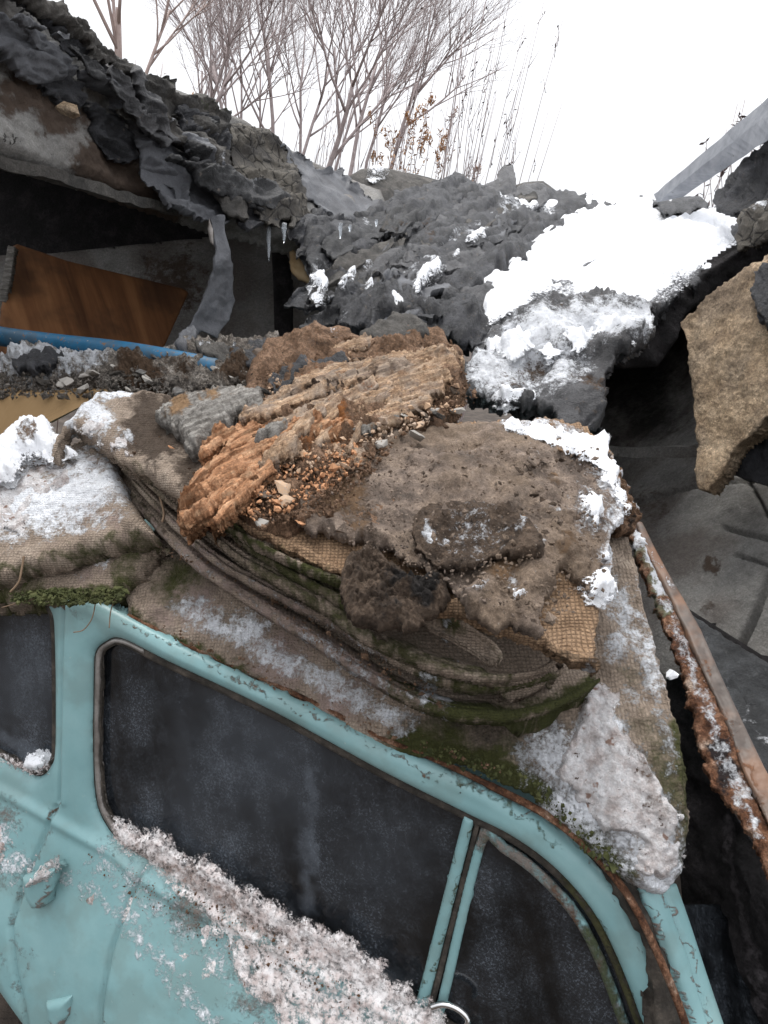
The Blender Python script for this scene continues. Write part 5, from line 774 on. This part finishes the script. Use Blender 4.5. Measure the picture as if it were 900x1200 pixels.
def shard(a, b, w, depth, mat, seed, blunt=.5):
    n = 7; dx, dy = b[0]-a[0], b[1]-a[1]; L = math.hypot(dx, dy); nx, ny = -dy/L, dx/L; up, dn = [], []
    for k in range(n):
        t = k/(n-1); ww = w/2*(blunt+(1-blunt)*math.sin(math.pi*(t*.8+.1)))*rw.uniform(.7, 1.25)*(1 if k < n-1 else .35); ww2 = ww*rw.uniform(.7, 1.2)
        up.append((a[0]+dx*t+nx*ww, a[1]+dy*t+ny*ww)); dn.append((a[0]+dx*t-nx*ww2, a[1]+dy*t-ny*ww2))
    da, db = float(depth(np.array(a[0]), np.array(a[1]))), float(depth(np.array(b[0]), np.array(b[1])))
    return patch('splinter', up+dn[::-1], depth, MT[mat], log, res=1.2, thick=.022, bulge=.012, bw=5, rag=((2.5, 16), (1.5, 4)), grain=((a[0], a[1], da), (b[0], b[1], db)), noise=(('G', .05, .014), ('g', .03, .004), ('g', .012, .003), ('f', .12, .01)), seed=seed, masks={'dark': [(b[0], b[1], 8, .5)] if seed % 3 == 0 else [], 'rust': [(a[0], a[1], 30, .45)] if seed % 2 else []})
for k, (a, b, w, m, lf) in enumerate((((536, 424), (318, 496), 30, 'wood_tan', .12), ((530, 440), (400, 474), 22, 'wood_tan', .13), ((500, 420), (350, 452), 20, 'wood_tan', .14), ((440, 448), (330, 512), 18, 'wood_tan', .17), ((420, 440), (286, 496), 18, 'wood_tan', .16), ((392, 466), (318, 520), 15, 'wood_tan', .19), ((470, 462), (380, 490), 14, 'wood_tan', .15), ((520, 452), (440, 480), 14, 'wood_tan', .15), ((505, 470), (430, 496), 11, 'wood_tan', .13),
        ((345, 506), (262, 548), 16, 'wood_orange', .13), ((330, 520), (238, 552), 18, 'wood_orange', .15), ((310, 540), (222, 588), 22, 'wood_orange', .15), ((300, 556), (214, 606), 18, 'wood_orange', .17), ((320, 548), (250, 602), 14, 'wood_orange', .15), ((296, 572), (246, 618), 12, 'wood_orange', .16), ((380, 502), (310, 540), 16, 'wood_orange', .12), ((262, 514), (236, 546), 14, 'wood_orange', .17), ((300, 508), (258, 524), 12, 'wood_orange', .16),
        ((352, 520), (300, 552), 15, 'wood_tan', .16), ((338, 500), (306, 530), 14, 'wood_grey', .18), ((470, 476), (452, 500), 9, 'wood_grey', .12), ((440, 500), (420, 516), 8, 'wood_grey', .12), ((428, 492), (410, 528), 8, 'wood_tan', .13), ((480, 492), (440, 504), 8, 'wood_tan', .12), ((392, 500), (372, 524), 8, 'wood_tan', .13), ((360, 420), (306, 436), 10, 'wood_tan', .07), ((450, 400), (380, 412), 9, 'wood_tan', .07))):
    b = (b[0]+rw.uniform(-9, 9), b[1]+rw.uniform(-11, 11))
    shard(a, b, w, shift(PILE, -(TL+.04)-lf), m, 300+k)
bits(26, [(400, 470), (460, 470), (540, 480), (520, 510), (440, 530), (390, 560), (370, 540)], PILE, .40, (.012, .034), ('wood_tan', 'wood_grey', 'soil'), 'wood_chip', 'small chip of rotten wood lying on the soil heap', 'wood chip', 'wood chips scattered over the soil heap', 11)
bits(16, [(300, 410), (370, 395), (470, 400), (530, 410), (540, 440), (430, 425), (330, 450)], PILE, .37, (.014, .036), ('soil', 'wood_tan', 'crust'), 'soil_clod', 'crumbly brown clod on the crest of the soil heap', 'clod', 'soil clods along the crest of the heap', 12)
bits(24, [(0, 440), (60, 420), (200, 420), (300, 420), (280, 460), (100, 460)], PILE, .17, (.012, .036), ('rubble', 'concrete', 'wood_grey'), 'rubble_stone', 'grey rubble piece lying on the heap beside the blue pipe', 'rubble', 'rubble pieces beside the blue pipe', 13)
bits(12, [(170, 500), (220, 540), (300, 620), (380, 610), (330, 580), (240, 520)], PILE, .38, (.008, .02), ('wood_orange', 'wood_grey'), 'wood_crumb', 'orange wood crumb fallen beside the splintered beam end', 'wood crumb', 'orange crumbs fallen by the beam end', 14)
crumbs(3400, heap, PILE, .37, .005, 'soil', 'soil_crumbs', 21); crumbs(700, [(270, 560), (330, 530), (410, 500), (430, 540), (360, 590), (300, 610), (270, 600)], PILE, .385, .0042, 'wood_orange', 'wood_crumbs', 22); crumbs(900, [(310, 440), (420, 410), (530, 420), (540, 480), (440, 520), (340, 560)], PILE, .40, .0048, 'wood_tan', 'wood_crumbs', 23)
crumbs(1800, [(-20, 440), (60, 418), (300, 405), (290, 465), (0, 466)], PILE, .15, .006, 'rubble', 'rubble_grit', 24)
crumbs(1600, [(400, 520), (700, 520), (710, 690), (640, 740), (500, 680), (380, 620)], PILE, .39, .003, 'crust', 'grit', 25)
crumbs(500, [(150, 480), (250, 480), (240, 580), (150, 530)], PILE, .3, .004, 'soil', 'grit', 26)
crumbs(700, [(180, 640), (300, 710), (450, 800), (520, 830), (500, 800), (300, 660)], PILE, .09, .0026, 'soil', 'grit', 27)
crumbs(500, [(160, 715), (215, 740), (380, 815), (520, 870), (600, 910), (380, 840), (215, 757)], DRAPE, .03, .0028, 'soil', 'grit', 28)
bits(30, [(300, 430), (370, 395), (530, 405), (550, 470), (470, 510), (400, 560), (330, 600), (290, 600), (300, 520)], PILE, .40, (.014, .032), ('wood_tan', 'felt_grey', 'crust', 'clod', 'soil'), 'bark_flake', 'flat broken flake of bark or board on the debris heap', 'flake', 'flakes strewn over the debris heap', 15)
bits(14, [(130, 480), (220, 480), (260, 540), (240, 580), (180, 550)], PILE, .29, (.008, .022), ('soil', 'wood_grey', 'crust'), 'debris_crumb', 'dark crumb lying on the stiff canvas sheet', 'crumb', 'crumbs on the stiff canvas sheet', 16)
bits(18, [(500, 500), (640, 495), (700, 530), (710, 620), (640, 620), (560, 590)], PILE, .39, (.006, .016), ('crust', 'clod', 'burlap'), 'soil_crumb', 'small dry crumb lying on the dark soil crust', 'crumb', 'crumbs on the soil crust', 17)
# dirty snow along the car's belt line
BS = [(128, 955), (160, 966), (190, 978), (215, 998), (250, 1012), (282, 1036), (318, 1052), (345, 1072), (375, 1082), (410, 1096), (430, 1112), (448, 1126), (470, 1150), (490, 1166), (520, 1182), (540, 1230), (400, 1230), (300, 1230), (330, 1190), (300, 1170), (250, 1150), (215, 1160), (200, 1120), (180, 1080), (150, 1060), (120, 1050), (110, 1020), (85, 1010), (100, 1005), (140, 1030), (170, 1050), (200, 1060), (210, 1030), (170, 1005), (140, 985)]
def bsw(X, Y, Si): return body_swell(X, Y, Si)
def snowbelt(name, po, lift, bul, rag, seed, extra=bsw, md=None):
    return tag(patch(name, po, CAR, MT['frost'], soft=True, res=1.5, thick=.006, lift=lift, bulge=bul, bw=12, rag=rag, noise=(('f', .04, .004),), seed=seed, extra=extra, masks={'dirt': md or []}), kind='stuff')
snowbelt('sill_snow', [(126, 956), (160, 966), (190, 978), (215, 998), (250, 1012), (282, 1036), (318, 1052), (345, 1072), (375, 1082), (410, 1096), (430, 1112), (448, 1126), (470, 1150), (490, 1164), (520, 1186), (560, 1240), (420, 1240), (360, 1200), (300, 1150), (270, 1110), (235, 1065), (190, 1030), (150, 1002), (130, 980)], .018, .010, ((7, 26), (1.5, 8)), 111, md=[([(150, 990), (250, 1040), (340, 1110)], 14, .5), (300, 1100, 30, .42), (330, 1160, 26, .5)])
snowbelt('door_snow', [(200, 1046), (250, 1070), (290, 1110), (340, 1150), (400, 1200), (430, 1240), (300, 1240), (320, 1200), (290, 1180), (250, 1150), (215, 1160), (205, 1130), (180, 1100), (160, 1070), (110, 1050), (84, 1012), (110, 1018), (150, 1040), (180, 1052)], .012, .004, ((13, 24), (4, 9)), 112, md=[([(110, 1040), (200, 1110), (300, 1190)], 22, .55)])
snowbelt('door_snow', [(-10, 962), (15, 952), (40, 972), (62, 1005), (60, 1028), (36, 1034), (34, 1015), (10, 995), (-10, 985)], 0.012, .004, ((8, 12), (5, 5)), 113, md=[(20, 980, 20, .5)])
snowbelt('sill_snow', [(-10, 880), (10, 884), (28, 890), (44, 896), (60, 888), (58, 904), (40, 912), (20, 904), (-10, 892)], .024, .014, ((2, 8), (2, 4)), 114, md=[(15, 895, 14, .6)])
tag(patch('snow_clump', spline([(29, 886), (38, 880), (50, 882), (58, 890), (54, 900), (42, 904), (31, 899)], 3), CAR, MT['snow'], res=1.5, thick=.02, lift=.02, bulge=.025, bw=9, rag=((2, 7),), soft=True, noise=(('F', .015, .004),), seed=115), kind='stuff')
tag(patch('snow_clump', [(30, 1032), (44, 1018), (56, 1004), (64, 1010), (64, 1026), (50, 1036), (34, 1040)], shift(CAR, -.125), MT['snow_dirty'], res=1.5, thick=.02, lift=.01, bulge=.02, bw=8, rag=((3, 7),), soft=True, noise=(('F', .015, .004),), seed=116), kind='stuff')
crumbs(700, [(100, 1000), (250, 1050), (420, 1160), (430, 1230), (260, 1180), (150, 1080)], CAR, .05, .002, 'soil', 'grit', 29)
tag(link('snowball', chunk_mesh(9, .014, .014, .014, .1), P(787, 790, 1.42), MT['snow_solid']), kind='stuff')
# wind blown powder snow
def powder(po, f, lf, sd, n=(), mt='powder'):
    tag(patch('powder_snow', po, f, MT[mt], res=2.5, thick=.004, lift=lf, bulge=.006, bw=14, soft=True, rag=((10, 34), (3, 9)), noise=n, seed=sd), kind='stuff')
powder([(640, 250), (700, 236), (780, 240), (850, 245), (868, 290), (800, 340), (740, 365), (690, 350), (620, 360), (580, 375), (540, 368), (570, 330)], SLAB, .06, 128, SN)
# icicles
for k, (x, y0, y1, d, r) in enumerate(((315, 266, 306, 3.2, .012), (333, 262, 285, 3.2, .013), (399, 262, 280, 3.1, .010), (410, 264, 272, 3.1, .008), (441, 258, 266, 3.2, .008))):
    tag(tube('icicle', unproj(np.full(7, x)+np.array([0, .2, -.2, 0, .2, 0, 0]), np.linspace(y0, y1, 7), np.full(7, d)), np.array([1, .85, .9, .6, .62, .4, .1])*r, MT['ice'], None, 8), ('longest clear icicle hanging from the cracked roof edge', 'thick short icicle beside the longest one on the cracked edge', 'small icicle on the black felt fold beside the tiny one', 'tiny icicle stub on the black felt fold', 'smallest icicle farthest along the black felt fold')[k], 'icicle', 'icicles along the roof edge')
# roots and threads
for k, (pts, rad, lb) in enumerate((([(388, 612, 1.55), (390, 625, 1.53), (376, 636, 1.52), (372, 644, 1.5), (380, 652, 1.49), (382, 668, 1.48)], .0028, 'pale root straggling over the soil above the folds'),
        ([(112, 705, 1.6), (108, 724, 1.58), (98, 738, 1.57), (86, 741, 1.57)], .0014, 'curled thread hanging from the rolled canvas over the window'),
        ([(136, 700, 1.58), (130, 715, 1.57), (128, 736, 1.56)], .0014, 'straight thread hanging from the rolled canvas over the window post'),
        ([(28, 652, 1.62), (26, 664, 1.61), (22, 682, 1.6), (12, 694, 1.6)], .0028, 'mossy root trailing over the folded canvas rim'),
        ([(2, 712, 1.62), (40, 702, 1.6), (52, 704, 1.6)], .0014, 'pale thread lying along the edge of the rolled canvas'),
        ([(186, 578, 1.72), (192, 600, 1.68), (190, 612, 1.67)], .003, 'short dead root poking out between canvas folds'))):
    tag(tube('root' if rad > .002 else 'thread', pxpath([(a, b, c-.03) for a, b, c in pts], 6), rad, MT['fibre'], None, 5), lb, 'root' if rad > .002 else 'thread')
# moss tufts on the rolled canvas rim
crumbs(900, [(10, 695), (60, 690), (150, 690), (140, 706), (60, 710), (15, 706)], PILE, .11, .004, 'moss', 'moss_tufts', 30)
crumbs(700, [(500, 862), (560, 884), (640, 920), (720, 1000), (740, 1036), (690, 1004), (620, 930), (560, 908), (490, 885)], DRAPE, .03, .0032, 'moss', 'moss_tufts', 31)

# ------------------------------------------------------------------ trees beyond the roofs
def grow(mb, tw, p, d, L, r, lev, rng, spread, up=.1, sides=5):
    n = 5 if lev < 2 else 4; path = [np.array(p)]; dd = np.array(d, float)
    for k in range(n):
        dd = dd+np.array([rng.gauss(0, .07), rng.gauss(0, .07), up*.25]); dd /= np.linalg.norm(dd); path.append(path[-1]+dd*L/n)
    path = np.array(path); rad = np.linspace(r, r*.55 if lev < 3 else r*.3, n+1)
    (mb if lev < 2 else tw).tube(path, rad, sides=sides if lev < 2 else (4 if lev == 2 else 3))
    if lev >= 4: return
    kids = (5, 6, 6, 5)[lev]
    for k in range(kids):
        t = .3+.7*(k+rng.random())/kids if k else 1.0
        q = path[min(int(t*n), n-1)]*(1-(t*n-int(t*n)))+path[min(int(t*n)+1, n)]*(t*n-int(t*n))
        a = rng.uniform(0, 6.28); s = spread*rng.uniform(.6, 1.25)
        ref = np.cross(dd, [0, 0, 1.0]); ref = ref/(np.linalg.norm(ref)+1e-6); r2 = np.cross(ref, dd)
        nd = dd*math.cos(s)+(ref*math.cos(a)+r2*math.sin(a))*math.sin(s)
        grow(mb, tw, q, nd, L*rng.uniform(.5, .75), r*.52*(1.15-.4*t), lev+1, rng, spread, up, sides)
def tree(px, d, lean, r, h, seed, label, mat='bark', spread=.55, cat='tree', group=None, up=.25):
    rng = random.Random(seed); b = P(px, 240, d); g = np.array([b.x, b.y, 0.0]); e = empty('bare_tree', g, label, cat, group)
    mb, tw = MB(), MB()
    vis = np.array([b.x, b.y, b.z-.3]); dirv = CXA*lean+Vector((0, 0, 1)); dirv = np.array(dirv.normalized())
    foot = vis-dirv*((vis[2])/dirv[2]); pth = np.array([foot*(1-t)+vis*t for t in np.linspace(0, 1, 5)]); mb.tube(pth, np.linspace(r*1.25, r, 5), sides=6)
    grow(mb, tw, vis, dirv, h, r, 0, rng, spread, up)
    mb.build('trunk', MT[mat], e); tag(tw.build('twigs', MT[mat], e), kind='stuff'); return e
tree(318, 11, -.16, .042, 2.6, 1, 'slender bare tree leaning away from the twin trunk beside it', group=None)
tree(366, 10, .06, .052, 2.0, 2, 'forked bare tree with the thickest trunk behind the roof edge')
tree(400, 11.5, .12, .045, 2.6, 3, 'bare tree with long rising limbs behind the felt mound')
tree(190, 9, .42, .035, 2.2, 4, 'bare tree leaning strongly over the felted roof edge')
tree(285, 13, -.32, .045, 2.6, 6, 'thin grey tree bending outward with drooping fine twigs')
tree(165, 8, -.06, .05, 2.2, 5, 'pale brown tree closest to the near roof edge', 'bark_pale', .4)
tree(440, 13, .26, .05, 2.6, 7, 'bare tree half hidden by the leafy brown bush')
tree(340, 14, .02, .045, 3.2, 8, 'far thin tree between the forked tree and its neighbour')
tree(230, 15, -.1, .04, 3.0, 9, 'faint far tree with a fine crown of twigs', up=.1)
def shrub(px, d, n, h, seed, label, wid, leafy=0, leafmat='leaf', mat='bark', sp=.05, cat='shrub', y=235, group=None, lsz=.03, rs=1):
    rng = random.Random(seed); b = P(px, y, d); e = empty('shrub', (b.x, b.y, 0), label, cat, group); mb, lf = MB(), MB()
    ax = Vector((CXA.x, CXA.y, 0)).normalized()
    for k in range(n):
        o = np.array([b.x, b.y, 0])+np.array(ax)*rng.uniform(-wid, wid)+np.array([0, rng.uniform(-.3, .3), 0]); dd = np.array([ax.x*rng.gauss(0, sp), rng.gauss(0, sp), 1.0])
        H = b.z+h*rng.uniform(.45, 1.1); pth = [o+dd*H*t+np.array([.05*math.sin(3*t+k), 0, 0])*t for t in np.linspace(0, 1, 8)]; mb.tube(np.array(pth), np.linspace(.011, .003, 8)*d/10*rs, sides=4)
        for j in range(rng.randint(3, 6)):
            t = rng.uniform(.55, .97); q = o+dd*H*t; a = rng.uniform(0, 6.28); l = rng.uniform(.2, .7)*(1.15-t)*2
            en = q+np.array([math.cos(a)*.4, math.sin(a)*.4, .9])*l; mb.tube(np.array([q, (q+en)/2+.01, en]), np.array([.006, .004, .0025])*d/10*rs, sides=3)
            for m in range(int(leafy*rng.uniform(.3, 1.5))):
                c = q+(en-q)*rng.random()+np.array([rng.gauss(0, .02) for _ in range(3)]); u = np.array([rng.gauss(0, 1) for _ in range(3)]); u /= np.linalg.norm(u); w = np.cross(u, [.3, .2, 1]); w /= np.linalg.norm(w); s = lsz*rng.uniform(.5, 1.2)
                lf.add(np.array([c-u*s, c+w*s*.35, c+u*s, c-w*s*.35]), np.array([[0, 1, 2, 3]]))
    tag(mb.build('stems', MT[mat], e), kind='stuff')
    if lf.n: tag(lf.build('dry_leaves', MT[leafmat], e), kind='stuff')
    return e
for k, (px, d, ln, h) in enumerate(((250, 16, -.12, 3.2), (275, 17, .1, 3.2), (345, 16, -.05, 3.4), (385, 18, .1, 3.4), (420, 15, .22, 3.0), (300, 19, .02, 3.6))):
    tree(px, d, ln, .045, h, 60+k, 'far thin bare tree in the hazy thicket behind the roofs', spread=.5, group='far thin trees in the thicket')
shrub(480, 9, 16, 1.7, 31, 'rust brown bush still holding many dry leaves', .45, 36, sp=.085, lsz=.036)
shrub(430, 11, 10, 2.2, 32, 'loose thicket of grey shoots behind the felt mound', .8, 1, sp=.07)
shrub(515, 9, 12, 2.6, 33, 'tall straight shoots rising beside the leafy brown bush', .45, 2, 'leaf_dark', sp=.04)
shrub(555, 9.5, 12, 2.3, 34, 'seed bearing shoots standing last before the open white sky', .42, 3, 'leaf_dark', sp=.05)
shrub(585, 10, 5, 1.4, 35, 'few short wisps at the open end of the thicket', .25, 3, 'leaf_dark', sp=.06)
shrub(300, 12, 10, 2.2, 36, 'fine grey brush filling in under the leaning trees', .9, 0, sp=.09)
shrub(200, 10, 8, 1.6, 37, 'pale shoots with brown leaf tatters by the near roof edge', .6, 5, 'leaf', 'bark_pale', sp=.08)
shrub(130, 7.5, 8, 1.4, 38, 'pinkish pale stems above the near felted roof', .5, 4, 'leaf', 'bark_pale', sp=.07)
shrub(893, 5.0, 6, .95, 39, 'upright stalks rising behind the grey timber', .10, 1, 'leaf_dark', sp=.03, y=200, lsz=.02, rs=1.6)
shrub(846, 4.9, 5, .45, 40, 'low sprig with curled dark leaves behind the grey timber', .10, 7, 'leaf_dark', sp=.03, y=200, lsz=.04, rs=1.4)
